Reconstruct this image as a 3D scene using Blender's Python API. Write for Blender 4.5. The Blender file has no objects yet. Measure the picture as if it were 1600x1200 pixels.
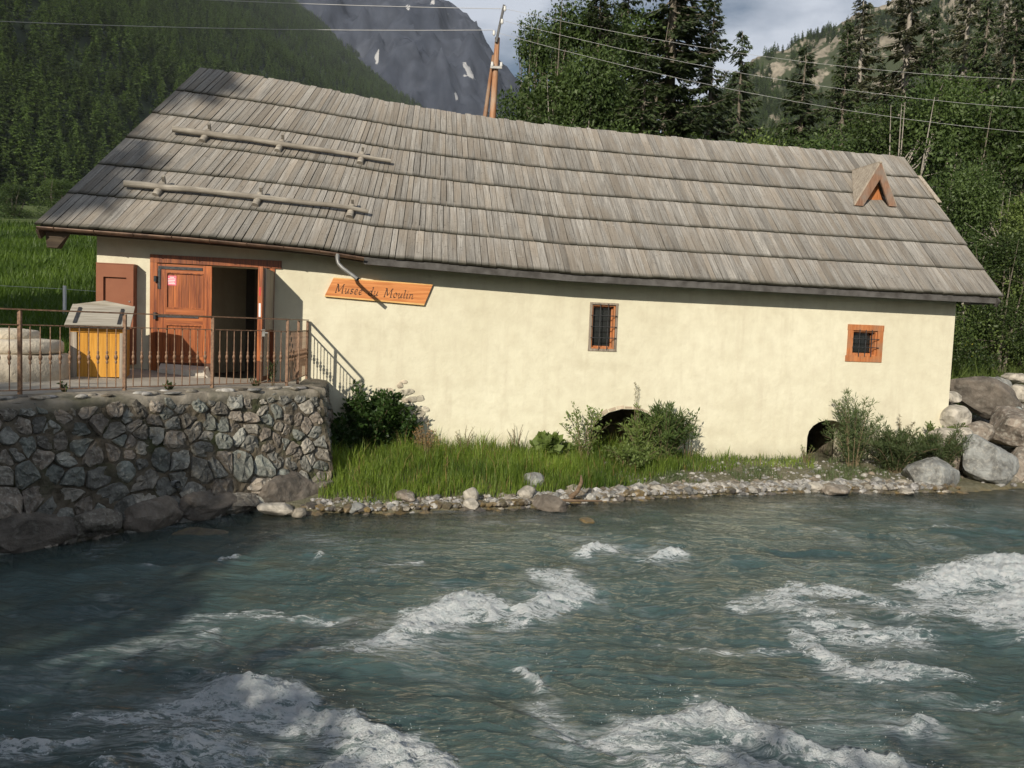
import bpy, bmesh, math, random
import numpy as np
from mathutils import Vector, Matrix, geometry
random.seed(7); RS = np.random.RandomState(11)
SC = bpy.context.scene
COL = SC.collection
PI = math.pi

# ------------------------------------------------------------------ camera, sky, sun, exposure
PITCH = math.atan(88/1270); ROLL = math.radians(2.18); CZ = 2.75
cam_d = bpy.data.cameras.new('camera'); cam = bpy.data.objects.new('camera', cam_d); COL.objects.link(cam)
cam_d.sensor_width = 36; cam_d.lens = 36*1270/1600; cam_d.clip_start = .05; cam_d.clip_end = 9000
cam.matrix_world = Matrix.Translation((0, 0, CZ)) @ Matrix.Rotation(PI/2-PITCH, 4, 'X') @ Matrix.Rotation(ROLL, 4, 'Z')
SC.camera = cam

A = math.radians(11.2)
TX, TY = math.cos(A), math.sin(A)
NX, NY = -TY, TX
W0 = (-3.78, 15.0)
SUN = Vector((NX+.6*TX, NY+.6*TY, -.52)).normalized()      # travel direction
elev = math.asin(-SUN.z)
sun_d = bpy.data.lights.new('sun', 'SUN'); sun_d.energy = 5.0; sun_d.angle = math.radians(.6); sun_d.color = (1, .91, .77)
sun = bpy.data.objects.new('sun', sun_d); COL.objects.link(sun)
sun.rotation_euler = SUN.to_track_quat('-Z', 'Y').to_euler(); sun.location = (-20, -40, 30)

world = bpy.data.worlds.new('World'); SC.world = world; world.use_nodes = True
wn = world.node_tree; wn.nodes.clear()
def wnode(t, **k):
    n = wn.nodes.new(t)
    for a, b in k.items(): setattr(n, a, b)
    return n
wo = wnode('ShaderNodeOutputWorld'); bg = wnode('ShaderNodeBackground'); bg2 = wnode('ShaderNodeBackground'); mx = wnode('ShaderNodeMixShader')
sky = wnode('ShaderNodeTexSky', sky_type='NISHITA', sun_disc=False)
sky.sun_elevation = elev; sky.sun_rotation = math.atan2(-SUN.x, -SUN.y)
wn.links.new(sky.outputs[0], bg.inputs[0]); bg.inputs[1].default_value = .055
tc = wnode('ShaderNodeTexCoord'); mp = wnode('ShaderNodeMapping'); mp.inputs['Scale'].default_value = (1.6, 1.6, 4.5)
mp.inputs['Location'].default_value = (3.1, .4, 1.3)
nz = wnode('ShaderNodeTexNoise'); nz.inputs['Scale'].default_value = 1.7; nz.inputs['Detail'].default_value = 7; nz.inputs['Roughness'].default_value = .55
rp = wnode('ShaderNodeValToRGB'); rp.color_ramp.elements[0].position = .42; rp.color_ramp.elements[1].position = .58
wn.links.new(tc.outputs['Generated'], mp.inputs[0]); wn.links.new(mp.outputs[0], nz.inputs[0]); wn.links.new(nz.outputs[0], rp.inputs[0])
bg2.inputs[0].default_value = (.62, .67, .76, 1); bg2.inputs[1].default_value = .98
wn.links.new(rp.outputs[0], mx.inputs[0]); wn.links.new(bg.outputs[0], mx.inputs[1]); wn.links.new(bg2.outputs[0], mx.inputs[2]); wn.links.new(mx.outputs[0], wo.inputs[0])
SC.view_settings.view_transform = 'Standard'; SC.view_settings.look = 'None'; SC.view_settings.exposure = .04; SC.view_settings.gamma = 1
SC.cycles.max_bounces = 7; SC.cycles.transparent_max_bounces = 12; SC.cycles.diffuse_bounces = 3; SC.cycles.glossy_bounces = 3
SC.cycles.use_denoising = True
SC.cycles.volume_bounces = 0; SC.cycles.caustics_reflective = False; SC.cycles.caustics_refractive = False

# ------------------------------------------------------------------ helpers
def W(s, d, z=0.):
    return np.array([W0[0]+s*TX+d*NX, W0[1]+s*TY+d*NY, z])
def to_wall(X, Y):
    return (X-W0[0])*TX+(Y-W0[1])*TY, (X-W0[0])*NX+(Y-W0[1])*NY

def _h(ix, iy, iz, seed):
    n = (ix.astype(np.int64)*374761393 + iy.astype(np.int64)*668265263 + iz.astype(np.int64)*2147483647 + seed*974711) & 0xffffffff
    n = ((n ^ (n >> 13))*1274126177) & 0xffffffff
    n = (n ^ (n >> 16)) & 0xffffffff
    n = (n*2246822519) & 0xffffffff
    return ((n ^ (n >> 15)) & 0xffffff)/float(0xffffff)
def vn(x, y, z=0., seed=0):
    x = np.asarray(x, float); y = np.asarray(y, float)+0*x; z = np.asarray(z, float)+0*x
    ix, iy, iz = np.floor(x), np.floor(y), np.floor(z)
    fx, fy, fz = x-ix, y-iy, z-iz
    ix, iy, iz = ix.astype(np.int64), iy.astype(np.int64), iz.astype(np.int64)
    u, v, w = fx*fx*(3-2*fx), fy*fy*(3-2*fy), fz*fz*(3-2*fz)
    r = 0
    for a in (0, 1):
        for b in (0, 1):
            for c in (0, 1):
                r = r+_h(ix+a, iy+b, iz+c, seed)*(u if a else 1-u)*(v if b else 1-v)*(w if c else 1-w)
    return r*2-1
def fbm(x, y, z=0., seed=0, o=4, g=.5):
    r = 0; a = 1.; t = 0
    for i in range(o):
        r = r+a*vn(np.asarray(x)*2**i+i*17.3, np.asarray(y)*2**i+i*5.1, np.asarray(z)*2**i, seed+i); t += a; a *= g
    return r/t
def ss(x, a=0., b=1.):
    x = np.clip((x-a)/(b-a), 0, 1); return x*x*(3-2*x)

def tag(o, label=None, cat=None, group=None, kind=None):
    if label: o['label'] = label
    if cat: o['category'] = cat
    if group: o['group'] = group
    if kind: o['kind'] = kind
    return o
def empty(name, loc=(0, 0, 0), rz=0, **k):
    o = bpy.data.objects.new(name, None); COL.objects.link(o); o.location = tuple(float(a) for a in loc); o.rotation_euler = (0, 0, rz)
    o.empty_display_size = .1
    return tag(o, **k)
def link(name, me, parent=None, loc=None, **k):
    o = bpy.data.objects.new(name, me); COL.objects.link(o)
    if parent is not None: o.parent = parent
    if loc is not None: o.location = tuple(float(a) for a in loc)
    return tag(o, **k)
def np_mesh(name, V, F, m, tone=None, uv=None, smooth=False, attrs=None):
    """V (n,3); F (m,k) array of equal faces or list of arrays"""
    Fs = F if isinstance(F, list) else [F]
    Fs = [np.asarray(f, np.int32) for f in Fs if len(f)]
    me = bpy.data.meshes.new(name)
    V = np.asarray(V, np.float32)
    me.vertices.add(len(V)); me.vertices.foreach_set('co', V.ravel())
    nl = sum(f.size for f in Fs); nf = sum(len(f) for f in Fs)
    me.loops.add(nl); me.polygons.add(nf)
    me.loops.foreach_set('vertex_index', np.concatenate([f.ravel() for f in Fs]))
    tot = np.concatenate([np.full(len(f), f.shape[1], np.int32) for f in Fs])
    st = np.concatenate([[0], np.cumsum(tot)[:-1]]).astype(np.int32)
    me.polygons.foreach_set('loop_start', st); me.polygons.foreach_set('loop_total', tot)
    me.polygons.foreach_set('use_smooth', np.full(nf, bool(smooth)))
    me.update(calc_edges=True)
    if tone is not None:
        a = me.attributes.new('tone', 'FLOAT', 'FACE'); a.data.foreach_set('value', np.asarray(tone, np.float32))
    for k, v in (attrs or {}).items():
        a = me.attributes.new(k, 'FLOAT', 'POINT'); a.data.foreach_set('value', np.asarray(v, np.float32))
    if uv is not None:
        l = me.uv_layers.new(name='UVMap'); l.data.foreach_set('uv', np.asarray(uv, np.float32).ravel())
    if m is not None: me.materials.append(m)
    me.validate()
    return me

class MB:
    """collects boxes, tubes, rings; builds ONE mesh"""
    def __init__(s): s.v = []; s.f = []; s.t = []; s.sm = []; s.cur = .5
    def add(s, vs, fs, tone=None, smooth=False):
        b = len(s.v); s.v.extend([tuple(float(c) for c in p) for p in vs])
        for f in fs:
            s.f.append([b+i for i in f]); s.t.append(s.cur if tone is None else tone); s.sm.append(smooth)
        return s
    def box(s, x0, x1, y0, y1, z0, z1, tone=None):
        p = [(x, y, z) for x in (x0, x1) for y in (y0, y1) for z in (z0, z1)]
        return s.add(p, [(0, 1, 3, 2), (4, 6, 7, 5), (0, 4, 5, 1), (2, 3, 7, 6), (0, 2, 6, 4), (1, 5, 7, 3)], tone)
    def hexa(s, p, tone=None):
        """8 corners: bottom 4 ccw, top 4 ccw"""
        return s.add(p, [(3, 2, 1, 0), (4, 5, 6, 7), (0, 1, 5, 4), (1, 2, 6, 5), (2, 3, 7, 6), (3, 0, 4, 7)], tone)
    def tube(s, pts, rad, n=8, tone=None, cap=True, smooth=True):
        pts = [Vector(p) for p in pts]; rad = rad if hasattr(rad, '__len__') else [rad]*len(pts)
        V = []; prev = None
        for i, p in enumerate(pts):
            d = (pts[min(i+1, len(pts)-1)]-pts[max(i-1, 0)]).normalized()
            a = prev if prev is not None else (Vector((1, 0, 0)) if abs(d.x) < .9 else Vector((0, 1, 0)))
            a = (a-d*a.dot(d)).normalized(); b = d.cross(a); prev = a
            V += [p+(a*math.cos(2*PI*k/n)+b*math.sin(2*PI*k/n))*rad[i] for k in range(n)]
        F = [(i*n+k, i*n+(k+1) % n, (i+1)*n+(k+1) % n, (i+1)*n+k) for i in range(len(pts)-1) for k in range(n)]
        s.add(V, F, tone, smooth)
        if cap:
            s.add([V[k] for k in range(n)], [tuple(range(n))[::-1]], tone); s.add(V[-n:], [tuple(range(n))], tone)
        return s
    def beam(s, a, b, w, h, up=(0, 0, 1), tone=None):
        a = Vector(a); b = Vector(b); d = (b-a).normalized(); u = Vector(up); x = d.cross(u).normalized(); u = x.cross(d)
        P = []
        for q in (a, b):
            P += [q-x*w/2-u*h/2, q+x*w/2-u*h/2, q+x*w/2+u*h/2, q-x*w/2+u*h/2]
        return s.add(P, [(3, 2, 1, 0), (4, 5, 6, 7), (0, 1, 5, 4), (1, 2, 6, 5), (2, 3, 7, 6), (3, 0, 4, 7)], tone)
    def mesh(s, name, m):
        me = bpy.data.meshes.new(name); me.from_pydata(s.v, [], s.f)
        a = me.attributes.new('tone', 'FLOAT', 'FACE'); a.data.foreach_set('value', s.t)
        me.polygons.foreach_set('use_smooth', s.sm)
        me.materials.append(m); me.update(); return me
    def build(s, name, m, parent=None, loc=None, **k):
        return link(name, s.mesh(name, m), parent, loc, **k)

# ------------------------------------------------------------------ materials
class NT:
    def __init__(s, name):
        s.m = bpy.data.materials.new(name); s.m.use_nodes = True; s.t = s.m.node_tree; s.t.nodes.clear()
        s.out = s.t.nodes.new('ShaderNodeOutputMaterial')
    def n(s, t, ins=None, **k):
        o = s.t.nodes.new('ShaderNode'+t)
        for a, b in k.items(): setattr(o, a, b)
        for a, b in (ins or {}).items():
            if hasattr(b, 'is_output'): s.t.links.new(b, o.inputs[a])
            else: o.inputs[a].default_value = b
        return o
    def noise(s, vec, scale, detail=5, rough=.55, out=0, dist=0):
        return s.n('TexNoise', {'Vector': vec, 'Scale': scale, 'Detail': detail, 'Roughness': rough, 'Distortion': dist}).outputs[out]
    def ramp(s, fac, els, interp='LINEAR'):
        o = s.n('ValToRGB', {'Fac': fac}); r = o.color_ramp; r.interpolation = interp
        while len(r.elements) < len(els): r.elements.new(.5)
        for e, (p, c) in zip(r.elements, els):
            e.position = p; e.color = (c, c, c, 1) if not hasattr(c, '__len__') else tuple(c)+(1,)
        return o.outputs[0]
    def mix(s, fac, a, b, mode='MIX'):
        o = s.n('Mix', data_type='RGBA', blend_type=mode)
        for i, x in ((0, fac), (6, a), (7, b)):
            if hasattr(x, 'is_output'): s.t.links.new(x, o.inputs[i])
            else: o.inputs[i].default_value = x if i == 0 else tuple(x)+(1,)
        return o.outputs[2]
    def math(s, op, a, b=0., clamp=False):
        o = s.n('Math', operation=op, use_clamp=clamp)
        for i, x in ((0, a), (1, b)):
            if hasattr(x, 'is_output'): s.t.links.new(x, o.inputs[i])
            else: o.inputs[i].default_value = x
        return o.outputs[0]
    def mapping(s, vec, scale=(1, 1, 1), loc=(0, 0, 0)):
        return s.n('Mapping', {'Vector': vec, 'Scale': scale, 'Location': loc}).outputs[0]
    def pos(s): return s.n('NewGeometry').outputs['Position']
    def attr(s, name): return s.n('Attribute', attribute_name=name).outputs['Fac']
    def bump(s, h, dist=.01, strength=1., normal=None):
        d = {'Height': h, 'Distance': dist, 'Strength': strength}
        if normal is not None: d['Normal'] = normal
        return s.n('Bump', d).outputs[0]
    def princ(s, col, rough=.8, normal=None, spec=.3, metal=0.):
        d = {'Base Color': col if hasattr(col, 'is_output') else tuple(col)+(1,), 'Roughness': rough, 'Specular IOR Level': spec, 'Metallic': metal}
        if normal is not None: d['Normal'] = normal
        return s.n('BsdfPrincipled', d).outputs[0]
    def surf(s, sh): s.t.links.new(sh, s.out.inputs[0]); return s.m

def simple(name, c1, c2, scale=6, rough=.8, bump=.004, bscale=None, tone=.35, spec=.3, metal=0., c3=None, detail=6):
    """two or three colours mixed by noise in object space, the 'tone' attribute lightens or darkens a piece"""
    t = NT(name); v = t.n('TexCoord').outputs['Object']
    col = t.mix(t.ramp(t.noise(v, scale, detail), [(.35, 0.), (.65, 1.)]), c1, c2)
    if c3: col = t.mix(t.ramp(t.noise(v, scale*.37, 4), [(.5, 0.), (.68, 1.)]), col, c3)
    k = t.math('ADD', t.math('MULTIPLY', t.attr('tone'), 2*tone), 1-tone)
    col = t.mix(1., col, t.n('CombineColor', {0: k, 1: k, 2: k}).outputs[0], 'MULTIPLY')
    return t.surf(t.princ(col, rough, t.bump(t.noise(v, bscale or scale*4, 6), bump), spec, metal))

def wood_mat(name, c1, c2, axis=2, scale=1., rough=.6, tone=.3, spec=.3, weather=None, knots=True):
    """grain runs along one local axis"""
    t = NT(name); v = t.n('TexCoord').outputs['Object']
    sc = [26*scale]*3; sc[axis] = 1.3*scale
    g = t.noise(t.mapping(v, sc), 1, 7, .6, dist=.6)
    g2 = t.noise(t.mapping(v, [s_*3 for s_ in sc]), 1, 4)
    col = t.mix(t.ramp(g, [(.36, 0.), (.62, 1.)]), c1, c2)
    col = t.mix(t.math('MULTIPLY', t.ramp(g2, [(.5, 0.), (.7, 1.)]), .35), col, tuple(c*.45 for c in c1))
    if weather:
        col = t.mix(t.ramp(t.noise(v, 2.2*scale, 5), [(.45, 0.), (.65, .8)]), col, weather)
    k = t.math('ADD', t.math('MULTIPLY', t.attr('tone'), 2*tone), 1-tone)
    col = t.mix(1., col, t.n('CombineColor', {0: k, 1: k, 2: k}).outputs[0], 'MULTIPLY')
    return t.surf(t.princ(col, rough, t.bump(g, .003), spec))

def shingle_mat():
    t = NT('weathered_larch_board'); uv = t.n('UVMap').outputs[0]; p = t.pos()
    g = t.noise(t.mapping(uv, (34, 1.6, 1)), 1, 8, .62, dist=.5)
    g2 = t.noise(t.mapping(uv, (130, 4, 1)), 1, 4)
    tone = t.attr('tone')
    col = t.mix(t.ramp(g, [(.3, 0.), (.7, 1.)]), (.155, .145, .132), (.42, .398, .362))
    warm = t.ramp(t.noise(t.mapping(uv, (3, .7, 1), (4, 2, 0)), 1, 2), [(.42, 0.), (.62, .55)])
    col = t.mix(warm, col, (.26, .215, .165))
    # pale lichen spots and dark damp ends
    lich = t.math('MULTIPLY', t.ramp(t.noise(p, 9, 6, .65), [(.60, 0.), (.68, 1.)]), t.ramp(t.noise(p, .8, 3), [(.42, 0.), (.6, .55)]))
    col = t.mix(lich, col, (.40, .39, .35))
    spot = t.ramp(t.noise(p, 22, 4), [(.60, 0.), (.72, .6)])
    col = t.mix(spot, col, (.075, .066, .054))
    crack = t.ramp(g2, [(.60, 0.), (.72, .75)])
    col = t.mix(crack, col, (.07, .062, .052))
    end = t.ramp(t.math('ADD', t.n('SeparateXYZ', {0: uv}).outputs[1], t.math('MULTIPLY', t.noise(p, 12, 4), .12)), [(.0, .0), (.045, .85), (.13, 0.)])
    # uv.y is the distance in metres from the lower end plus a whole number per board
    col = t.mix(t.attr('endd'), col, (.045, .043, .03))
    k = t.math('ADD', t.math('MULTIPLY', tone, .95), .5)
    col = t.mix(1., col, t.n('CombineColor', {0: k, 1: k, 2: k}).outputs[0], 'MULTIPLY')
    return t.surf(t.princ(col, .85, t.bump(t.math('ADD', g, t.math('MULTIPLY', g2, .4)), .006), .2))

def plaster_mat():
    t = NT('cream_lime_plaster'); p = t.n('TexCoord').outputs['Object']
    n1 = t.noise(p, .45, 6, .6, dist=.5); n2 = t.noise(p, 3.2, 7, .6); n3 = t.noise(p, 40, 5)
    col = t.mix(t.ramp(n1, [(.35, 0.), (.68, 1.)]), (.635, .60, .455), (.72, .69, .54))
    col = t.mix(t.math('MULTIPLY', t.ramp(n2, [(.42, 0.), (.7, 1.)]), .55), col, (.545, .50, .375))
    sx = t.n('SeparateXYZ', {0: p})
    s, z = sx.outputs[0], sx.outputs[2]
    # greyish older render, in soft patches left of the sign board and at mid height
    band = t.ramp(t.math('ADD', z, t.math('MULTIPLY', t.noise(p, 1.1, 5), .9)), [(0., 0.), (.18, 0.), (.3, 1.), (.42, 0.)])
    def gauss(cs, cz, ws, wz, amp):
        a = t.math('DIVIDE', t.math('SUBTRACT', s, cs), ws); b = t.math('DIVIDE', t.math('SUBTRACT', z, cz), wz)
        r = t.math('ADD', t.math('ADD', t.math('MULTIPLY', a, a), t.math('MULTIPLY', b, b)), t.math('MULTIPLY', t.noise(p, 2.1, 6, .6), 1.6))
        return t.math('MULTIPLY', t.ramp(r, [(.6, 1.), (1.0, 0.)], 'EASE'), amp)
    for a in ((1.1, 2.55, 1.6, .55, .55), (5.4, 2.05, 2.6, .35, .30), (2.0, 1.45, .55, .55, .5), (9.6, 1.9, 3., .35, .22), (9.95, .95, .28, .4, .6), (9.1, .35, 1.2, .2, .6), (4.0, .62, 2.0, .28, .45), (7.9, .75, 1.2, .35, .35), (12.4, 1.0, .8, .5, .25), (3.2, 3.0, 1.3, .25, .2)):
        col = t.mix(gauss(*a), col, (.50, .455, .335))
    damp = t.ramp(t.math('ADD', z, t.math('MULTIPLY', t.noise(p, 1.7, 6, .65), .35)), [(.30, .85), (.50, .35), (.80, 0.)])
    col = t.mix(damp, col, (.36, .325, .25))
    streak = t.math('MULTIPLY', t.ramp(t.noise(t.mapping(p, (5, 5, .5)), 1, 6, .6), [(.52, 0.), (.70, .45)]), 1.)
    col = t.mix(streak, col, (.55, .50, .38))
    fleck = t.ramp(t.noise(p, 55, 2), [(.72, 0.), (.76, .6)])
    col = t.mix(fleck, col, (.86, .83, .72))
    h = t.math('ADD', t.math('MULTIPLY', n3, .25), t.math('ADD', n2, t.math('MULTIPLY', t.noise(p, 11, 4), .5)))
    return t.surf(t.princ(col, .95, t.bump(h, .016, .8), .1))

def stone_mat(name, pal, scale=5, bump=.02, tone=.55, lichen=.35, vein=None, rough=.85):
    t = NT(name); v = t.n('TexCoord').outputs['Object']
    rnd = t.n('ObjectInfo').outputs['Random']
    tone_a = t.attr('tone')
    pick = t.math('FRACT', t.math('ADD', t.math('MULTIPLY', rnd, 7.13), t.math('MULTIPLY', tone_a, 3.77)))
    n = len(pal)
    base = t.ramp(pick, [(i/n, c) for i, c in enumerate(pal)], 'CONSTANT')
    n1 = t.noise(v, scale, 7, .62, dist=.8); n2 = t.noise(v, scale*5, 6, .6)
    col = t.mix(t.ramp(n1, [(.35, .75), (.6, 0.)]), base, (.05, .045, .038))
    col = t.mix(t.ramp(n2, [(.5, 0.), (.66, lichen)]), col, (.48, .46, .40))
    if vein:
        w = t.n('TexWave', {'Vector': t.mapping(v, (1, 1, 2.6)), 'Scale': scale*.5, 'Distortion': 9, 'Detail': 5, 'Detail Scale': 1.6}).outputs[1]
        col = t.mix(t.ramp(w, [(.55, 0.), (.9, .6)]), col, vein)
    k = t.math('ADD', t.math('MULTIPLY', tone_a, tone), 1-tone*.5)
    col = t.mix(1., col, t.n('CombineColor', {0: k, 1: k, 2: k}).outputs[0], 'MULTIPLY')
    h = t.math('ADD', n1, t.math('MULTIPLY', n2, .35))
    return t.surf(t.princ(col, rough, t.bump(h, bump), .3))

def leaf_mat(name, c1, c2, trans=.35, spread=.45, rough=.5):
    t = NT(name)
    tone = t.attr('tone'); rnd = t.n('ObjectInfo').outputs['Random']
    col = t.mix(tone, c1, c2)
    k = t.math('ADD', t.math('MULTIPLY', rnd, spread), 1-spread*.5)
    col = t.mix(1., col, t.n('CombineColor', {0: k, 1: k, 2: k}).outputs[0], 'MULTIPLY')
    pr = t.princ(col, rough, spec=.35)
    tr = t.n('BsdfTranslucent', {'Color': t.mix(1., col, (1.15, 1.25, .55), 'MULTIPLY')}).outputs[0]
    return t.surf(t.n('MixShader', {0: trans, 1: pr, 2: tr}).outputs[0])

M = {}
M['shingle'] = shingle_mat()
M['plaster'] = plaster_mat()
M['deck'] = simple('dark_roof_underlay', (.03, .026, .02), (.06, .05, .04), 5)
M['fascia'] = simple('blackened_fascia', (.05, .046, .042), (.11, .105, .10), 5, .65, .002)
M['soffit'] = wood_mat('dark_soffit_wood', (.055, .04, .028), (.10, .075, .05), 0)
M['copper'] = simple('brown_gutter_metal', (.07, .042, .028), (.16, .10, .065), 7, .45, .001, spec=.5, metal=.35)
M['zinc'] = simple('dull_zinc', (.16, .16, .155), (.26, .26, .25), 9, .45, .001, metal=.5)
M['log'] = wood_mat('silvered_log', (.20, .18, .15), (.36, .33, .28), 0, 1, .85, weather=(.16, .14, .115))
M['door_wood'] = wood_mat('varnished_orange_wood', (.15, .034, .009), (.42, .125, .032), 2, 1, .38, .35, .5)
M['door_wood_h'] = wood_mat('varnished_orange_wood_rail', (.20, .05, .013), (.42, .13, .034), 0, 1, .38, .35, .5)
M['door_dark'] = wood_mat('weathered_door_foot', (.04, .025, .018), (.20, .06, .02), 2, 1, .6)
M['grey_wood'] = wood_mat('grey_weathered_wood', (.24, .20, .16), (.42, .37, .30), 2, 1, .85)
M['grey_wood_h'] = wood_mat('grey_weathered_lid_wood', (.28, .25, .20), (.44, .41, .345), 0, 1, .85)
M['win_orange'] = wood_mat('orange_window_wood', (.36, .12, .04), (.52, .21, .08), 2, 1.4, .6, weather=(.30, .17, .10))
M['dormer_wood'] = wood_mat('weathered_reddish_wood', (.20, .11, .07), (.34, .20, .13), 2, 1.4, .8, weather=(.24, .20, .165))
M['win_grey'] = wood_mat('grey_window_wood', (.18, .145, .11), (.34, .29, .235), 2, 1.4, .85)
M['yellow'] = wood_mat('yellow_varnished_planks', (.50, .225, .026), (.64, .325, .055), 2, 1, .5, .25)
M['brown_paint'] = simple('brown_painted_metal', (.235, .082, .038), (.27, .10, .048), 3, .55, .0006)
M['iron'] = simple('dark_iron', (.03, .032, .035), (.07, .07, .072), 20, .55, .001, metal=.3)
M['rust'] = simple('rusty_brown_railing', (.115, .062, .036), (.25, .15, .09), 24, .6, .001, tone=.25, spec=.4)
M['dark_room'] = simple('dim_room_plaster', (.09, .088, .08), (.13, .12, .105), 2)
M['room_floor'] = simple('stone_room_floor', (.12, .11, .10), (.2, .18, .16), 3)
M['glass'] = None
tg = NT('old_window_glass'); M['glass'] = tg.surf(tg.princ((.015, .018, .018), .08, spec=.6))
M['pink'] = simple('pink_notice', (.85, .16, .22), (.85, .22, .28), 3, .5, .0002, tone=.05)
M['red'] = simple('red_sticker', (.6, .04, .05), (.6, .05, .06), 3, .5, .0002, tone=.05)
M['white'] = simple('white_paper', (.75, .75, .75), (.8, .8, .8), 3, .5, .0002, tone=.05)
M['ink'] = simple('burnt_lettering', (.05, .028, .02), (.08, .045, .03), 9, .7, .0003)
M['sign'] = wood_mat('orange_sign_board', (.50, .17, .045), (.72, .30, .10), 0, .8, .45, .2, .4)
M['sign_edge'] = wood_mat('pale_sign_sapwood', (.68, .38, .12), (.80, .50, .20), 0, .8, .5)
M['millstone'] = simple('pale_millstone', (.50, .44, .345), (.66, .59, .47), 7, .95, .02, 22, c3=(.40, .36, .29))
M['slab'] = simple('pale_threshold_stone', (.50, .46, .39), (.62, .57, .48), 5, .9, .006)
M['mortar'] = simple('mossy_mortar', (.105, .085, .058), (.235, .20, .15), 6, .95, .03, 18, c3=(.06, .07, .03))
M['cap'] = simple('mortar_wall_cap', (.27, .235, .18), (.47, .42, .34), 3.5, .95, .03, 9, c3=(.17, .165, .11))
M['terrace'] = simple('pale_concrete_paving', (.50, .46, .385), (.62, .57, .48), 2.2, .95, .012, 9, c3=(.36, .33, .27))
M['wall_stone'] = stone_mat('rubble_stone', [(.22, .215, .19), (.26, .26, .23), (.28, .24, .195), (.19, .17, .14), (.20, .215, .19), (.25, .21, .17), (.37, .34, .285)], 4.5, .05, .6, .4)
M['boulder_grey'] = stone_mat('blue_grey_boulder', [(.29, .30, .29), (.27, .29, .28)], 3.4, .05, .4, .35)
M['boulder_brown'] = stone_mat('dark_brown_boulder', [(.17, .145, .12), (.19, .16, .13)], 2.2, .06, .4, .12)
M['boulder_pale'] = stone_mat('pale_boulder', [(.50, .46, .39), (.54, .50, .43)], 2.6, .03, .3, .3)
M['boulder_red'] = stone_mat('reddish_boulder', [(.27, .225, .185), (.30, .255, .21)], 2.4, .05, .4, .5)
M['pebble'] = stone_mat('river_pebble', [(.38, .37, .34), (.24, .24, .23), (.48, .46, .42), (.20, .165, .12), (.30, .27, .22), (.40, .39, .38)], 9, .01, .5, .2)
M['wet_pebble'] = stone_mat('wet_brown_pebble', [(.17, .12, .05), (.12, .10, .06), (.20, .15, .08), (.11, .10, .09), (.15, .13, .10)], 9, .01, .5, .05, rough=.3)
M['exposed'] = stone_mat('exposed_wall_stone', [(.58, .53, .41), (.58, .50, .38), (.50, .46, .36), (.62, .57, .45)], 6, .03, .3, .3)
M['brick'] = simple('old_arch_brick', (.42, .33, .24), (.55, .47, .36), 9, .9, .01, tone=.3)
M['bark'] = simple('grey_bark', (.10, .085, .065), (.21, .185, .15), 7, .95, .03, 16)
M['bark_dead'] = simple('bleached_dead_bark', (.26, .235, .20), (.36, .33, .29), 7, .95, .02, 16)
M['pole'] = wood_mat('rusty_orange_pole_wood', (.26, .105, .045), (.46, .26, .15), 2, .7, .8, weather=(.42, .34, .26))
M['wire'] = simple('aluminium_wire', (.55, .55, .55), (.6, .6, .6), 5, .4, .0001)
M['porcelain'] = simple('porcelain_insulator', (.6, .6, .58), (.7, .7, .68), 5, .3, .0001)
M['spruce'] = leaf_mat('spruce_needles', (.028, .044, .019), (.078, .108, .042), .18)
M['larch'] = leaf_mat('dry_larch_twigs', (.050, .055, .032), (.12, .125, .068), .2)
M['far_tree'] = leaf_mat('far_forest_needles', (.038, .070, .018), (.145, .215, .048), .2, .85)
M['leaf'] = leaf_mat('broad_leaves', (.034, .062, .019), (.118, .172, .052), .36)
M['leaf_light'] = leaf_mat('light_willow_leaves', (.085, .125, .034), (.21, .275, .085), .4)
M['leaf_dark'] = leaf_mat('dark_bush_leaves', (.022, .05, .014), (.07, .13, .03), .3)
M['willow'] = leaf_mat('grey_green_willow', (.055, .085, .032), (.135, .175, .075), .35)
M['stem'] = simple('twig_bark', (.12, .09, .05), (.20, .16, .10), 9, .9, .002)
M['dry'] = leaf_mat('dry_reddish_stalks', (.22, .12, .05), (.36, .24, .12), .3)
M['seed'] = leaf_mat('grey_seed_heads', (.22, .20, .14), (.34, .31, .22), .3)
M['yellow_flower'] = leaf_mat('yellow_petals', (.55, .50, .04), (.7, .62, .08), .3)
M['grass'] = leaf_mat('bank_grass', (.050, .100, .016), (.27, .36, .065), .5)
M['meadow'] = leaf_mat('meadow_grass', (.035, .07, .012), (.12, .19, .030), .4)
M['plastic'] = simple('grey_plastic_pipe', (.22, .23, .23), (.28, .28, .28), 5, .5, .001)
M['driftwood'] = wood_mat('driftwood', (.12, .08, .05), (.2, .14, .09), 0, 1, .9)

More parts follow.
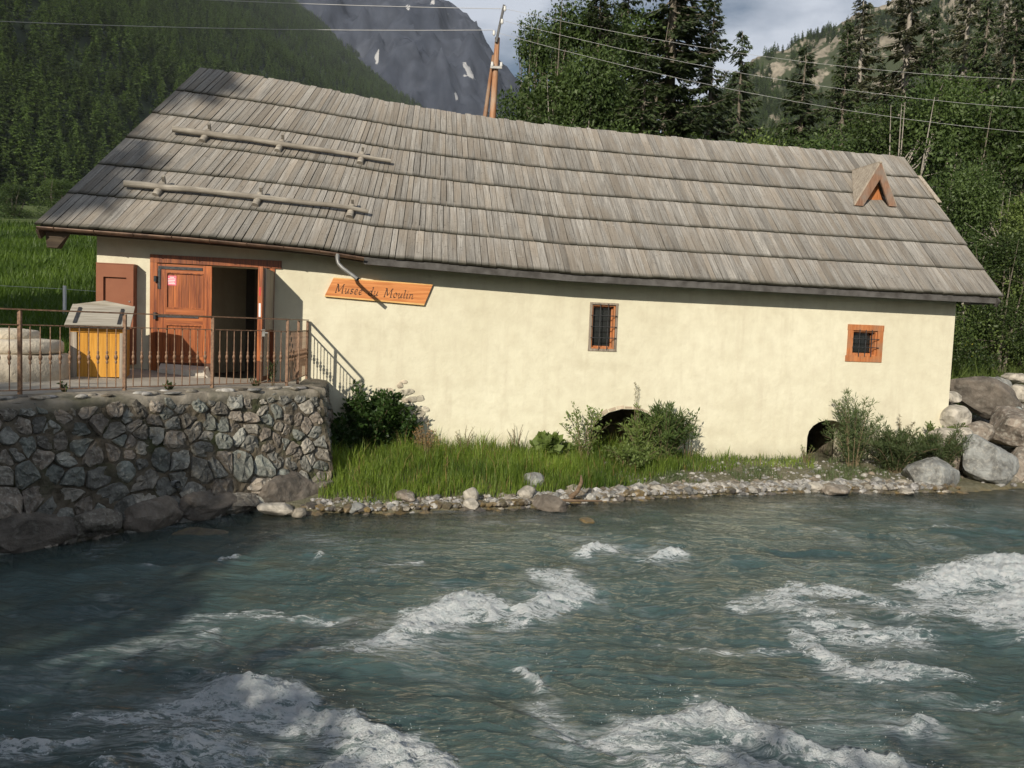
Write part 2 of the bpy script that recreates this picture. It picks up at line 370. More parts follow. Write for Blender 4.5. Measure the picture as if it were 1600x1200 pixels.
# ------------------------------------------------------------------ ground
SHX = np.array([-60, -20, -13, -10.6, -5.9, -4.67, -3.75, -3.3, -1.79, .07, 2.23, 5.96, 8.6, 10.2, 20, 60, 200])
SHY = np.array([3.5, 3.5, 3.7, 4.6, 9.3, 10.7, 11.8, 11.55, 11.69, 12.44, 13.56, 14.82, 15.32, 15.95, 18.5, 30, 60])
def shore(X): return np.interp(X, SHX, SHY)
RAILP = np.array([-3.60, 12.95]); DR = np.array([.648, .762]); NR = np.array([.762, -.648])    # rail direction, towards river
C1 = np.array([-3.12, 12.98]); WS = W(.32, 0)[:2]
SD = (WS-C1)/np.linalg.norm(WS-C1); SN = np.array([SD[1], -SD[0]])        # side face direction and outward normal
def ground_z(X, Y):
    X = np.asarray(X, float); Y = np.asarray(Y, float)
    s, dw = to_wall(X, Y)
    d = (Y-shore(X))*.87
    nb = fbm(X*1.7, Y*1.7, 0, 3, 4)
    slope = .115+.045*ss(2.5-s, 0, 2.5)
    bank = .02+slope*np.maximum(d, 0)+.05*nb*ss(d, 0, .6)
    bed = -.05+.30*np.minimum(d, 0)
    bed = np.maximum(bed, -.75)+.16*fbm(X*1.3, Y*1.3, 0, 9, 4)*ss(-d, 0, 1.)
    near = np.where(d > 0, bank, bed)
    bright = near+ss(s, 13.3, 14.3)*np.maximum(d, 0)*.22
    lin = 1.62+np.clip(Y-19, 0, 231)*(.13*ss(6-X, 0, 20)+.012)+.5*fbm(X*.05, Y*.05, 0, 5, 3)*ss(Y, 20, 60)
    lin = np.where(Y > 250, lin+0*Y, lin)
    sd_front = -((X-C1[0])*NR[0]+(Y-C1[1])*NR[1])       # positive behind the front face
    sd_side = -((X-C1[0])*SN[0]+(Y-C1[1])*SN[1])
    terr = ss(sd_front, .5, .75)*ss(sd_side, .5, .75)
    behind = ss(dw, .15, .4)
    z = near
    z = z*(1-terr)+1.5*terr
    right = (s > 13.4)
    zr = np.minimum(lin, bright)
    z = np.where(right, np.minimum(zr, lin), z*(1-behind)+np.maximum(lin, 1.5)*behind*1.)
    left = X < -3.4
    z = np.where((~right) & (dw > .15) & left, lin, z)
    s_, d_ = s, dw
    z = np.where((d_ > -.05) & (d_ < 6.1) & (s_ > -3.4+.5*d_) & (s_ < 13.4), np.where(s_ < 2.0, np.where(d_ > .1, 1.45, z), .12), z)
    z = np.where(Y < .15, .9+0*z, z)
    # meadow comes down to the terrace on the left
    return z
def grid(name, xs, ys, zf, m, kind='structure', cols=None, smooth=True, attrs=None):
    X, Y = np.meshgrid(xs, ys); Z = zf(X, Y)
    V = np.stack([X, Y, Z], -1).reshape(-1, 3); nx, ny = len(xs), len(ys)
    i = np.arange(nx*ny).reshape(ny, nx)
    F = np.stack([i[:-1, :-1], i[:-1, 1:], i[1:, 1:], i[1:, :-1]], -1).reshape(-1, 4)
    at = {k: f(X, Y, Z).ravel() for k, f in (attrs or {}).items()}
    return link(name, np_mesh(name, V, F, m, smooth=smooth, attrs=at), kind=kind)

def ground_mat():
    t = NT('earth_gravel_and_turf'); p = t.pos(); sp = t.n('SeparateXYZ', {0: p}); z = sp.outputs[2]
    n = t.noise(p, 2.5, 7, .6); n2 = t.noise(p, 16, 6, .6); n3 = t.noise(p, 45, 4)
    turf = t.mix(t.ramp(t.noise(p, .35, 6), [(.35, 0.), (.65, 1.)]), (.045, .075, .018), (.095, .125, .032))
    turf = t.mix(t.ramp(n2, [(.5, 0.), (.7, .7)]), turf, (.14, .13, .07))
    soil = t.mix(t.ramp(n2, [(.35, 0.), (.65, 1.)]), (.105, .105, .060), (.215, .20, .14))
    vor = t.n('TexVoronoi', {'Vector': p, 'Scale': 9.}, feature='F1')
    bed = t.mix(t.ramp(n, [(.35, 0.), (.6, 1.)]), (.10, .085, .05), (.20, .175, .12))
    bed = t.mix(t.math('MULTIPLY', t.ramp(t.n('SeparateColor', {0: vor.outputs[1]}).outputs[0], [(.4, 0.), (1., 1.)]), .7), bed, (.27, .21, .10))
    c = t.mix(t.ramp(t.math('ADD', z, t.math('MULTIPLY', n, .18)), [(.02, 0.), (.14, 1.)]), bed, soil)
    c = t.mix(t.ramp(t.math('MULTIPLY', t.math('ADD', z, t.math('MULTIPLY', n, .5)), .4), [(.42, 0.), (.6, 1.)]), c, turf)
    h = t.math('ADD', t.math('MULTIPLY', n2, .6), n3)
    return t.surf(t.princ(c, .92, t.bump(h, .03), .2))
M['ground'] = ground_mat()
def grow(a, b, n, k): return a+(b-a)*(np.linspace(0, 1, n)**k)
xs = np.concatenate([-grow(9, 2600, 40, 3)[::-1], np.arange(-8.85, 12.4, .15), grow(12.5, 2600, 40, 3)])
ys = np.concatenate([-grow(0, 900, 20, 3)[::-1], [.14, .16], np.arange(.4, 8, .4), np.arange(8, 20, .15), grow(20.2, 2600, 60, 3)])
grid('ground', xs, ys, ground_z, M['ground'])

# ------------------------------------------------------------------ river
FOAM = dict(a=[(-1.25, 6.89, .12, .5), (-0.84, 7.16, .22, .9), (-0.62, 7.70, .30, 1.), (-0.32, 8.0, .30, 1.), (-0.05, 7.7, .14, .8)],
 a2=[(-0.84, 7.16, .18, .6), (-0.99, 6.73, .16, .4), (-1.33, 6.74, .16, .35), (-1.89, 6.61, .12, .2)],
 b=[(0.08, 7.42, .12, .5), (0.4, 8.0, .2, .8), (0.81, 8.6, .2, .8), (0.52, 9.14, .2, .7), (0.33, 9.05, .12, .5)],
 c=[(1.01, 10.1, .12, .7), (1.25, 10.35, .15, .9), (1.39, 10.2, .1, .6)],
 d=[(1.82, 9.9, .12, .7), (2.11, 10.1, .16, .9), (2.21, 9.96, .1, .6)],
 e=[(2.46, 8.24, .16, .5), (3.1, 8.8, .22, .7), (3.49, 8.95, .22, .6), (3.86, 8.71, .26, .6), (4.05, 8.52, .22, .5)],
 e2=[(2.66, 8.46, .2, .4), (3.15, 8.12, .26, .5), (3.29, 7.61, .2, .5), (3.82, 7.74, .3, .6)],
 f=[(4.64, 9.03, .2, .8), (5.55, 9.7, .35, 1.05), (6.33, 10.0, .5, 1.1), (7.6, 10.2, .6, 1.)],
 f2=[(6.6, 9.3, .45, 1.05), (5.6, 8.7, .38, .95), (5.0, 8.14, .3, .75), (5.17, 7.81, .3, .7), (6.0, 7.7, .3, .6)],
 f3=[(4.3, 8.4, .3, .5), (4.9, 8.6, .3, .6), (5.4, 9.2, .25, .4)],
 g=[(2.88, 7.64, .1, .6), (2.91, 7.16, .14, .8), (3.03, 6.74, .18, .8), (3.48, 6.79, .14, .6), (3.87, 6.69, .1, .5)],
 h=[(-2.57, 5.40, .16, .5), (-2.4, 5.67, .16, .6), (-2.09, 5.92, .2, .95), (-1.71, 5.80, .2, .85), (-1.33, 5.46, .17, .85), (-0.96, 5.33, .16, .9), (-0.67, 5.12, .16, .95), (-0.49, 4.93, .14, .85), (-.42, 4.75, .14, .8)],
 h2=[(-2.18, 5.59, .25, .45), (-1.93, 5.16, .3, .55), (-1.66, 4.87, .28, .55), (-1.5, 4.6, .25, .5)],
 h4=[(-2.95, 5.45, .15, .25), (-2.5, 5.5, .2, .4), (-2.2, 5.2, .2, .35)],
 h3=[(-1.0, 4.75, .16, .9), (-0.85, 4.93, .2, .8), (-0.54, 4.85, .15, .9)],
 i=[(-3.34, 4.99, .07, .6), (-2.89, 5.07, .09, .75), (-2.65, 5.09, .06, .7)],
 i2=[(-2.5, 4.72, .07, .6), (-2.1, 4.8, .09, .6)],
 j=[(0.50, 5.30, .1, .4), (0.66, 5.39, .14, .7), (1.01, 5.58, .17, .8), (1.5, 5.75, .2, 1.05), (1.75, 5.52, .18, 1.), (1.96, 5.36, .16, .95), (2.38, 5.18, .14, 1.), (2.62, 5.0, .14, 1.), (2.85, 4.8, .12, .9)],
 j2=[(0.98, 5.1, .2, .6), (1.35, 5.14, .24, .75), (1.6, 4.96, .22, .8), (1.5, 4.7, .2, .8)],
 k=[(2.82, 5.61, .07, .7), (3.05, 5.7, .09, .8), (3.1, 5.8, .05, .5)],
 l=[(-3.12, 9.27, .06, .7), (-3.22, 9.13, .06, .6)], l2=[(-2.2, 9.4, .05, .6), (-2.15, 9.5, .05, .6)],
 m=[(-2.56, 6.98, .07, .6), (-2.51, 7.07, .05, .5)],
 n=[(0.17, 6.61, .05, .7), (0.34, 6.24, .07, .7)],
 o=[(-1.38, 9.11, .1, .35), (-0.97, 9.35, .08, .4)],
 p=[(-2.9, 7.3, .1, .3), (-2.2, 7.6, .12, .35), (-1.6, 7.5, .1, .35)],
 q=[(1.4, 7.0, .1, .3), (2.2, 7.1, .12, .3), (2.6, 7.2, .12, .35)],
 r=[(.3, 5.9, .12, .35), (.45, 5.4, .15, .35)], u=[(3.3, 6.2, .12, .3), (3.9, 6.0, .14, .3)],
 v=[(6.0, 12.0, .1, .3), (7.0, 12.2, .12, .3)])
def foam_mask(X, Y):
    wx = X+.17*fbm(X*2.4, Y*2.4, 0, 21, 3)+.07*fbm(X*8, Y*8, 0, 22, 3); wy = Y+.17*fbm(X*2.4, Y*2.4, 0, 23, 3)+.08*fbm(X*8, Y*8, 0, 24, 3)
    R = np.zeros_like(X)
    for L in FOAM.values():
        for (x0, y0, w0, a0), (x1, y1, w1, a1) in zip(L[:-1], L[1:]):
            dx, dy = x1-x0, y1-y0
            t = np.clip(((wx-x0)*dx+(wy-y0)*dy)/(dx*dx+dy*dy), 0, 1)
            w = (w0+(w1-w0)*t)*1.12; a = a0+(a1-a0)*t
            ddx = wx-x0-t*dx; ddy = wy-y0-t*dy
            ww = np.where(ddy > 0, w*.7, w*1.7)          # sharp upstream edge, long tail downstream
            r = a*np.exp(-((ddx/(w*1.1))**2+(ddy/ww)**2))
            R = np.maximum(R, r)
    return R
def ridge(x, y, seed, o=3):
    r = 0; a = 1; t = 0
    for i in range(o):
        r = r+a*(1-np.abs(vn(x*2**i+3.1*i, y*2**i+7.7*i, 0, seed+i)))**2; t += a; a *= .5
    return r/t
def river_z(X, Y):
    m = foam_mask(X, Y)
    wx = X+.35*fbm(X*.8, Y*.8, 0, 31, 2); wy = Y+.35*fbm(X*.8, Y*.8, 0, 32, 2)
    d = -(Y-shore(X))
    calm = .25+.75*ss(d, .2, 3.0)
    z = .11*fbm(wx*.75, wy*1.1, 0, 33, 3)+.070*(ridge(wx*1.3, wy*2.6, 34)-.5)+.020*(ridge(wx*4, wy*8, 35)-.5)+.006*fbm(wx*11, wy*19, 0, 36, 2)
    z = z*calm
    b = ridge(wx*5.5, wy*5.5, 41, 4)
    z = z+m*m*(.075+.06*(b-.5))+np.clip(m-.3, 0, 1)*(.045*fbm(X*17, Y*17, 0, 43, 3)+.040*fbm(X*44, Y*44, 0, 44, 1))
    z = z-.03
    f = ((X > 14) | (X < -10) | (Y < 3.5))
    return np.where(f, 0, z)
def water_mat():
    t = NT('glacial_river_water'); p = t.pos()
    foam = t.attr('foam'); depth = t.attr('depth')
    pm = t.mapping(p, (.72, 1.7, 1))
    warp = t.noise(pm, 1.6, 3, out=1)
    pw = t.n('VectorMath', {0: pm, 1: t.n('VectorMath', {0: warp, 'Scale': .45}, operation='SCALE').outputs[0]}, operation='ADD').outputs[0]
    n1 = t.noise(pw, 3.4, 14, .74, dist=.6); n2 = t.noise(pw, 12, 10, .75, dist=.4); n3 = t.noise(p, 70, 4, .7)
    # lacy foam: solid only on the crests, torn into threads and flecks elsewhere
    web = t.math('SUBTRACT', 1., t.math('ABSOLUTE', t.math('MULTIPLY', t.math('SUBTRACT', t.noise(pw, 3.2, 8, .66, dist=.5), .5), 14.)), True)
    web2 = t.math('SUBTRACT', 1., t.math('ABSOLUTE', t.math('MULTIPLY', t.math('SUBTRACT', t.noise(pw, 10., 6, .62), .5), 9.)), True)
    f = t.math('ADD', t.math('MULTIPLY', foam, 1.15), t.math('MULTIPLY', t.math('SUBTRACT', n1, .5), 2.3))
    f = t.math('ADD', f, t.math('MULTIPLY', t.math('SUBTRACT', n2, .5), 1.5))
    f = t.math('ADD', f, t.math('MULTIPLY', t.math('SUBTRACT', n3, .5), t.math('MULTIPLY', t.ramp(foam, [(.08, 0.), (.5, 1.)]), 1.1)))
    gate = t.ramp(foam, [(.04, 0.), (.30, 1.)])
    f = t.math('ADD', f, t.math('MULTIPLY', t.math('ADD', t.math('MULTIPLY', web, .46), t.math('MULTIPLY', web2, .34)), gate))
    fac = t.ramp(f, [(.66, 0.), (.90, .26), (1.16, .62), (1.44, .95)])
    speck = t.math('MULTIPLY', t.ramp(n3, [(.70, 0.), (.74, .9)]), t.ramp(foam, [(.10, 0.), (.40, 1.)]))
    fac = t.math('MAXIMUM', fac, speck)
    # thin wisps drawn out by the current
    sv = t.mapping(pw, (.38, 2.4, 1), (7, 3, 0))
    wisp = t.math('SUBTRACT', 1., t.math('ABSOLUTE', t.math('MULTIPLY', t.math('SUBTRACT', t.noise(sv, 1.9, 9, .68, dist=.9), .5), 15.)), True)
    wg = t.ramp(t.math('ADD', t.math('MULTIPLY', t.math('SUBTRACT', t.noise(p, .55, 5, .6), .5), 1.6), foam), [(.02, 0.), (.40, 1.)])
    fac = t.math('MAXIMUM', fac, t.math('MULTIPLY', t.math('MULTIPLY', wisp, wg), t.ramp(t.noise(pw, 8, 5, .7), [(.36, 0.), (.56, .8)])))
    veil = t.ramp(t.math('ADD', foam, t.math('MULTIPLY', t.math('SUBTRACT', n1, .5), 1.6)), [(.10, 0.), (.8, .45)])
    # flecks carried by the current everywhere
    body = t.mix(t.ramp(t.noise(pw, .55, 4), [(.35, 0.), (.65, 1.)]), (.042, .080, .080), (.074, .124, .121))
    body = t.mix(veil, body, (.19, .26, .26))
    stones = t.ramp(t.noise(t.mapping(p, (1, 1.2, 1), (3, 8, 0)), 1.15, 5, .55), [(.52, 0.), (.70, .50)])
    body = t.mix(stones, body, (.090, .090, .052))
    bh = t.math('ADD', t.noise(t.mapping(pw, (.7, 1.3, 1)), 3.2, 9, .62, dist=.8), t.math('MULTIPLY', t.noise(pw, 26, 4, .6), .10))
    nb = t.bump(bh, .060, 1.)
    diff = t.n('BsdfDiffuse', {'Color': body, 'Normal': nb}).outputs[0]
    trans = t.n('BsdfTransparent', {'Color': (.80, .84, .74, 1)}).outputs[0]
    op = t.ramp(depth, [(.0, .08), (.2, .34), (.5, .72), (.9, .93)])
    under = t.n('MixShader', {0: op, 1: trans, 2: diff}).outputs[0]
    gl = t.n('BsdfGlossy', {'Roughness': .14, 'Normal': nb, 'Color': (1, 1, 1, 1)}).outputs[0]
    fr = t.n('Fresnel', {'IOR': 1.333, 'Normal': nb}).outputs[0]
    wat = t.n('MixShader', {0: fr, 1: under, 2: gl}).outputs[0]
    fn = t.bump(t.math('ADD', n2, t.math('MULTIPLY', n3, .6)), .05, 1.)
    fcol = t.mix(t.ramp(n2, [(.38, 0.), (.62, 1.)]), (.58, .65, .67), (.86, .88, .88))
    fo = t.princ(fcol, .5, fn, .3)
    return t.surf(t.n('MixShader', {0: fac, 1: wat, 2: fo}).outputs[0])
M['water'] = water_mat()
xs = np.concatenate([[-300, -120, -60, -30, -18, -12, -10], np.arange(-9, -5, .09), np.arange(-5, 7.5, .027), np.arange(7.5, 14, .10), [16, 20, 30, 60, 120, 250]])
ys = np.concatenate([[-90, -40, -20, -8, -2, 1, 3, 4.1], np.arange(4.4, 7, .020), np.arange(7, 10.5, .032), np.arange(10.5, 16.6, .06), [17.5, 19, 24, 34, 60]])
grid('river', xs, ys, river_z, M['water'], attrs={'foam': lambda X, Y, Z: foam_mask(X, Y), 'depth': lambda X, Y, Z: np.clip(Z-ground_z(X, Y), 0, 2)})

DROPS = True
# ------------------------------------------------------------------ generic vegetation and rock generators
def norm(a): return a/np.maximum(np.linalg.norm(a, axis=-1, keepdims=True), 1e-9)
def leaf_geo(P, D, N, L, Wd):
    """rhombic leaves: base P, direction D, normal N"""
    D = norm(D); S = norm(np.cross(D, N)); L = np.asarray(L)[:, None]; Wd = np.asarray(Wd)[:, None]
    a = P; b = P+D*L*.45+S*Wd*.5; c = P+D*L; d = P+D*L*.45-S*Wd*.5
    V = np.stack([a, b, c, d], 1).reshape(-1, 3)
    F = np.arange(len(P)*4).reshape(-1, 4)
    return V, F
def rand_dirs(n, rs=RS): return norm(rs.normal(size=(n, 3)))
_ico = {}
def ico(sub):
    if sub not in _ico:
        bm = bmesh.new(); bmesh.ops.create_icosphere(bm, subdivisions=sub, radius=1)
        V = np.array([v.co[:] for v in bm.verts]); F = np.array([[v.index for v in f.verts] for f in bm.faces]); bm.free(); _ico[sub] = (V, F)
    return _ico[sub]
def rock_geo(sub, size, seed, facets=9, rough=.10):
    V, F = ico(sub); V = V.copy(); rs = np.random.RandomState(seed)
    for k in range(facets):
        nrm = norm(rs.normal(size=3)); dd = rs.uniform(.62, .92)
        q = V@nrm-dd; V = V-np.where(q > 0, q, 0)[:, None]*nrm*.93
    o = rs.uniform(0, 50)
    V = V*(1+rough*fbm(V[:, 0]*1.8+o, V[:, 1]*1.8, V[:, 2]*1.8, seed, 4)[:, None])
    return V*np.array(size), F
def rot_z(V, a):
    c, s = math.cos(a), math.sin(a); return np.stack([V[:, 0]*c-V[:, 1]*s, V[:, 0]*s+V[:, 1]*c, V[:, 2]], -1)
def rot_y(V, a):
    c, s = math.cos(a), math.sin(a); return np.stack([V[:, 0]*c+V[:, 2]*s, V[:, 1], -V[:, 0]*s+V[:, 2]*c], -1)
def boulder(name, loc, size, seed, m, label, rz=0., ry=0., sub=4, facets=10, rough=.10, cat='boulder', group=None):
    V, F = rock_geo(sub, size, seed, facets, rough); V = rot_z(rot_y(V, ry), rz)
    o = link(name, np_mesh(name, V, F, m, tone=np.full(len(F), .5), smooth=sub < 3), None, loc, label=label, cat=cat, group=group)
    return o

def conifer_proto(H, R, n_br, seed, twigs=26, droop=.35, sparse=1., bare=.12, tl=.34):
    """returns (trunk MB, crown verts, faces, tones) of a conifer"""
    rs = np.random.RandomState(seed); tr = MB()
    tr.tube([(0, 0, -.4), (.05*rs.normal(), .05*rs.normal(), H*.35), (.1*rs.normal()*.5, .05*rs.normal(), H*.7), (0, 0, H)], [H*.016+.03, H*.013, H*.007, .01], 7, .5)
    P, D, N, L, Wd, T = [], [], [], [], [], []
    for i in range(n_br):
        t = bare+(1-bare)*(i+rs.uniform(0, 1))/n_br
        z = H*t; az = rs.uniform(0, 2*PI)
        l = R*((1-t)**.72)*rs.uniform(.55, 1.15)+.12
        dr = droop*(1.25-t)*rs.uniform(.6, 1.4)
        out = np.array([math.cos(az), math.sin(az), 0.])
        k = max(5, int(twigs*(.35+l/R)*sparse)); u = np.sort(rs.uniform(.12, 1, k))
        c = np.array([0, 0, z])+out*(u*l)[:, None]+np.array([0, 0, 1.])*(-dr*l*np.sin(u*2.1)*.8+.10*l*u**3)[:, None]
        q = [(np.array([0, 0, z])+out*(w*l)+np.array([0, 0, 1.])*(-dr*l*math.sin(w*2.1)*.8+.10*l*w**3)) for w in (0, .35, .7, 1)]
        if l > .4: tr.tube(q, [.012+.012*l, .010+.008*l, .008+.004*l, .004], 4, .4, cap=False)
        side = np.cross(out, [0, 0, 1.]); sg = rs.choice([-1, 1], k)
        for rep in range(2):
            d = out*.75+side*(sg*rs.uniform(.3, 1.1, k))[:, None]+np.array([0, 0, 1.])*(-rs.uniform(.1, .9, k))[:, None]
            P.append(c+rs.normal(0, .03, (k, 3))); D.append(d); N.append(np.array([0, 0, 1.])+rs.normal(0, .5, (k, 3)))
            L.append(tl*(1.1-u*.45)*rs.uniform(.6, 1.25, k)*min(1, .45+l/R)); Wd.append(L[-1]*rs.uniform(.22, .42, k)); T.append(np.clip(.25+.45*u+rs.uniform(-.25, .25, k), 0, 1))
            sg = -sg
    V, F = leaf_geo(np.concatenate(P), np.concatenate(D), np.concatenate(N), np.concatenate(L), np.concatenate(Wd))
    return tr, V, F, np.concatenate(T)

def broad_proto(H, R, seed, n_blob=26, n_leaf=16000, leaf=.085, top=1., low=.08, aspect=.5, flat=False):
    rs = np.random.RandomState(seed); tr = MB()
    B = []
    for i in range(n_blob):
        t = rs.uniform(low, 1.)**.85; a = rs.uniform(0, 2*PI)
        env = R*math.sin(min(1, .18+t*.95)*PI)**.55 if not flat else R
        if flat: t = rs.uniform(low, 1.)
        r = env*rs.uniform(.15, .95)
        B.append((r*math.cos(a), r*math.sin(a), H*t*top, R*rs.uniform(.20, .40)))
    stems = []
    for k in range(5):
        a = rs.uniform(0, 2*PI); r = R*.45*rs.uniform(.2, 1)
        pts = [(.08*math.cos(a), .08*math.sin(a), -.3), (r*.4*math.cos(a), r*.4*math.sin(a), H*.35), (r*math.cos(a+.3), r*math.sin(a+.3), H*.72), (r*1.2*math.cos(a+.5), r*1.2*math.sin(a+.5), H*.98)]
        tr.tube(pts, [.045+.008*H, .03+.006*H, .02, .006], 6, .5); stems.append(pts)
    for (x, y, z, r) in B:
        s = stems[rs.randint(5)]; b = s[1] if z < H*.6 else s[2]
        m_ = ((b[0]+x)/2, (b[1]+y)/2, (b[2]+z)/2+.15)
        tr.tube([b, m_, (x, y, z+r*.5)], [.022, .014, .004], 4, .6, cap=False)
    B = np.array(B); w = B[:, 3]**2; idx = rs.choice(len(B), n_leaf, p=w/w.sum())
    u = rand_dirs(n_leaf, rs); rad = rs.uniform(.35, 1.08, n_leaf)**.6
    nzv = 1+.35*vn(u[:, 0]*3+idx, u[:, 1]*3, u[:, 2]*3, seed)
    c = B[idx, :3]+u*(B[idx, 3]*rad*nzv)[:, None]*np.array([1, 1, .85])
    # twig cohesion: pull leaves to little sprays
    sp = rs.uniform(0, 1, (n_leaf, 3)); c = c+.10*rs.normal(size=(n_leaf, 3))*(sp > .8)
    D = norm(u*.6+rs.normal(0, .6, (n_leaf, 3))+np.array([0, 0, -.15])); N = norm(u+rs.normal(0, .7, (n_leaf, 3))+np.array([0, 0, .5]))
    L = leaf*rs.uniform(.5, 1.5, n_leaf)*rs.uniform(.75, 1.25, len(B))[idx]
    bt = rs.uniform(-.22, .22, len(B))
    tone = np.clip(.45+bt[idx]+.3*vn(c[:, 0]*1.3, c[:, 1]*1.3, c[:, 2]*1.3, seed+3)+rs.uniform(-.3, .3, n_leaf), 0, 1)
    V, F = leaf_geo(c, D, N, L, L*aspect)
    return tr, V, F, tone

def make_tree(name, proto, mats, loc, label, cat='tree', rz=0., sc=(1, 1, 1), group=None):
    tme, cme = proto
    r = empty(name, loc, rz, label=label, cat=cat, group=group); r.scale = sc
    link('trunk', tme, r); link('crown', cme, r)
    return r
def proto_meshes(gen, bark, leafm, nm):
    tr, V, F, T = gen
    return tr.mesh(nm+'_trunk', bark), np_mesh(nm+'_crown', V, F, leafm, tone=T)

# ------------------------------------------------------------------ far mountains and forested slopes
def rock_mountain_mat(name, c1, c2, snow=0., scale=.01, forest=None, fz=(0, 1), zs=1.):
    t = NT(name); p = t.pos(); n = t.n('NewGeometry').outputs['Normal']
    a = t.noise(t.mapping(p, (1, 1, zs)), scale, 9, .62); b = t.noise(t.mapping(p, (1, 1, zs)), scale*6, 7, .6)
    col = t.mix(t.ramp(a, [(.35, 0.), (.65, 1.)]), c1, c2)
    col = t.mix(t.math('MULTIPLY', t.ramp(b, [(.4, 1.), (.6, 0.)]), .5), col, tuple(c*.5 for c in c1))
    if forest:
        g = t.noise(p, scale*1.6, 8, .6); zz = t.n('SeparateXYZ', {0: p}).outputs[2]
        k = t.math('ADD', t.math('MULTIPLY', t.math('SUBTRACT', g, .5), 3.2), t.math('DIVIDE', t.math('SUBTRACT', fz[1], zz), fz[1]-fz[0]))
        col = t.mix(t.ramp(k, [(.42, 0.), (.56, 1.)]), col, forest)
    if snow:
        s = t.attr('snow'); col = t.mix(t.ramp(t.math('ADD', s, t.math('MULTIPLY', t.math('SUBTRACT', b, .5), 1.2)), [(.58, 0.), (.66, 1.)]), col, (snow,)*3)
    return t.surf(t.princ(col, .95, t.bump(t.math('ADD', a, t.math('MULTIPLY', b, .4)), 1.2/scale*.02, .8), .05))
M['far_rock'] = rock_mountain_mat('cloud_shaded_rock', (.026, .033, .052), (.072, .082, .108), .42, .006, zs=.5)  # dark rock and grey snow: a cloud's shade put into the colours
M['right_rock'] = rock_mountain_mat('pale_ochre_rock', (.15, .135, .105), (.33, .295, .235), 0, .03, (.050, .062, .032), (190, 420))
M['hill_soil'] = simple('forest_floor', (.022, .040, .012), (.04, .065, .018), .05)

# the snowy mountain at the head of the valley, about 2 km away
SKX = np.array([-1500, -900, -650, -525, -400, -280, -187, -116, -44, 51, 180, 400, 900, 1500])
SKZ = np.array([700, 900, 860, 830, 812, 803, 770, 713, 633, 546, 480, 420, 380, 300])
SNOW = [(-340, 700, 6, 26, .35), (-352, 640, 5, 30, .2), (-338, 585, 4, 22, -.3), (-525, 645, 30, 12, -.2), (-500, 625, 16, 8, .4), (-315, 545, 5, 18, -.3), (-112, 600, 22, 7, -.35), (-138, 618, 6, 30, -.75), (-152, 650, 5, 22, -.55), (-92, 592, 14, 9, .3), (-190, 745, 5, 18, .3), (-300, 778, 18, 12, .3), (-285, 750, 4, 26, .5), (-222, 770, 5, 18, .4), (-70, 640, 5, 12, .2), (-165, 510, 3, 16, .2), (-158, 545, 4, 14, -.4), (-262, 700, 4, 12, .3), (-420, 770, 7, 10, .3), (-395, 745, 4, 22, .5)]
def far_z(X, Y):
    sky_ = np.interp(X, SKX, SKZ)
    t = (Y-900)/1100.
    z = sky_*np.clip(t, 0, None)**1.25
    z = np.where(Y > 2000, sky_*(1-(Y-2000)/1600.), z)
    r = ridge(X*.006+.4*fbm(X*.004, Y*.004, 0, 51, 2), Y*.0035, 52, 4)-.5
    r2 = ridge(X*.017+.5*fbm(X*.01, Y*.01, 0, 54, 2), Y*.007, 55, 4)-.5
    return z+(190*r+70*r2)*ss(Y, 900, 1400)*(1-ss(Y, 1850, 2010)*.93)+16*fbm(X*.04, Y*.04, 0, 53, 4)
def snow_a(X, Y, Z):
    # tongues of snow where the gullies are
    xx = X*2000/np.maximum(Y, 1); zz = (Z-CZ)*2000/np.maximum(Y, 1)
    s = np.zeros_like(X)
    for (cx, cz, wx, wz, sh) in SNOW:
        dx = (xx-cx)-sh*(zz-cz)*.8; dz = zz-cz
        s = np.maximum(s, np.exp(-((dx/(wx*1.9))**2+(dz/(wz*1.35))**2)))
    g = ridge((xx+.35*zz)*.035+.6*fbm(xx*.02, zz*.02, 0, 58, 2), zz*.012, 57, 3)
    return s*(.30+.85*g)
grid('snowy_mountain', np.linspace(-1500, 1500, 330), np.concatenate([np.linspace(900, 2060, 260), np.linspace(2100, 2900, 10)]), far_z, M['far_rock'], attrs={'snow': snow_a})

# the sunlit rocky mountain on the right
RKX = np.array([-200, 60, 120, 163, 202, 247, 295, 348, 429, 530, 700, 1000, 1400])
RKZ = np.array([60, 110, 160, 212, 250, 292, 315, 336, 380, 430, 500, 560, 560])
def right_z(X, Y):
    xx = X*900/np.maximum(Y, 1)
    sky_ = np.interp(xx, RKX, RKZ)*np.clip(Y/900, .3, 1.2)
    t = (Y-330)/570.
    z = 10+sky_*np.clip(t, 0, 1)**1.1
    z = np.where(Y > 900, 10+sky_*(1-(Y-900)/900.), z)
    r = ridge(X*.011+.3*fbm(X*.01, Y*.01, 0, 61, 2), Y*.009, 62, 5)-.5
    return z+70*r*ss(Y, 380, 600)*(1-ss(Y, 850, 905)*.9)+9*fbm(X*.06, Y*.06, 0, 63, 4)
grid('rocky_mountain', np.linspace(-100, 1300, 300), np.concatenate([np.linspace(330, 930, 200), np.linspace(950, 1500, 10)]), right_z, M['right_rock'])

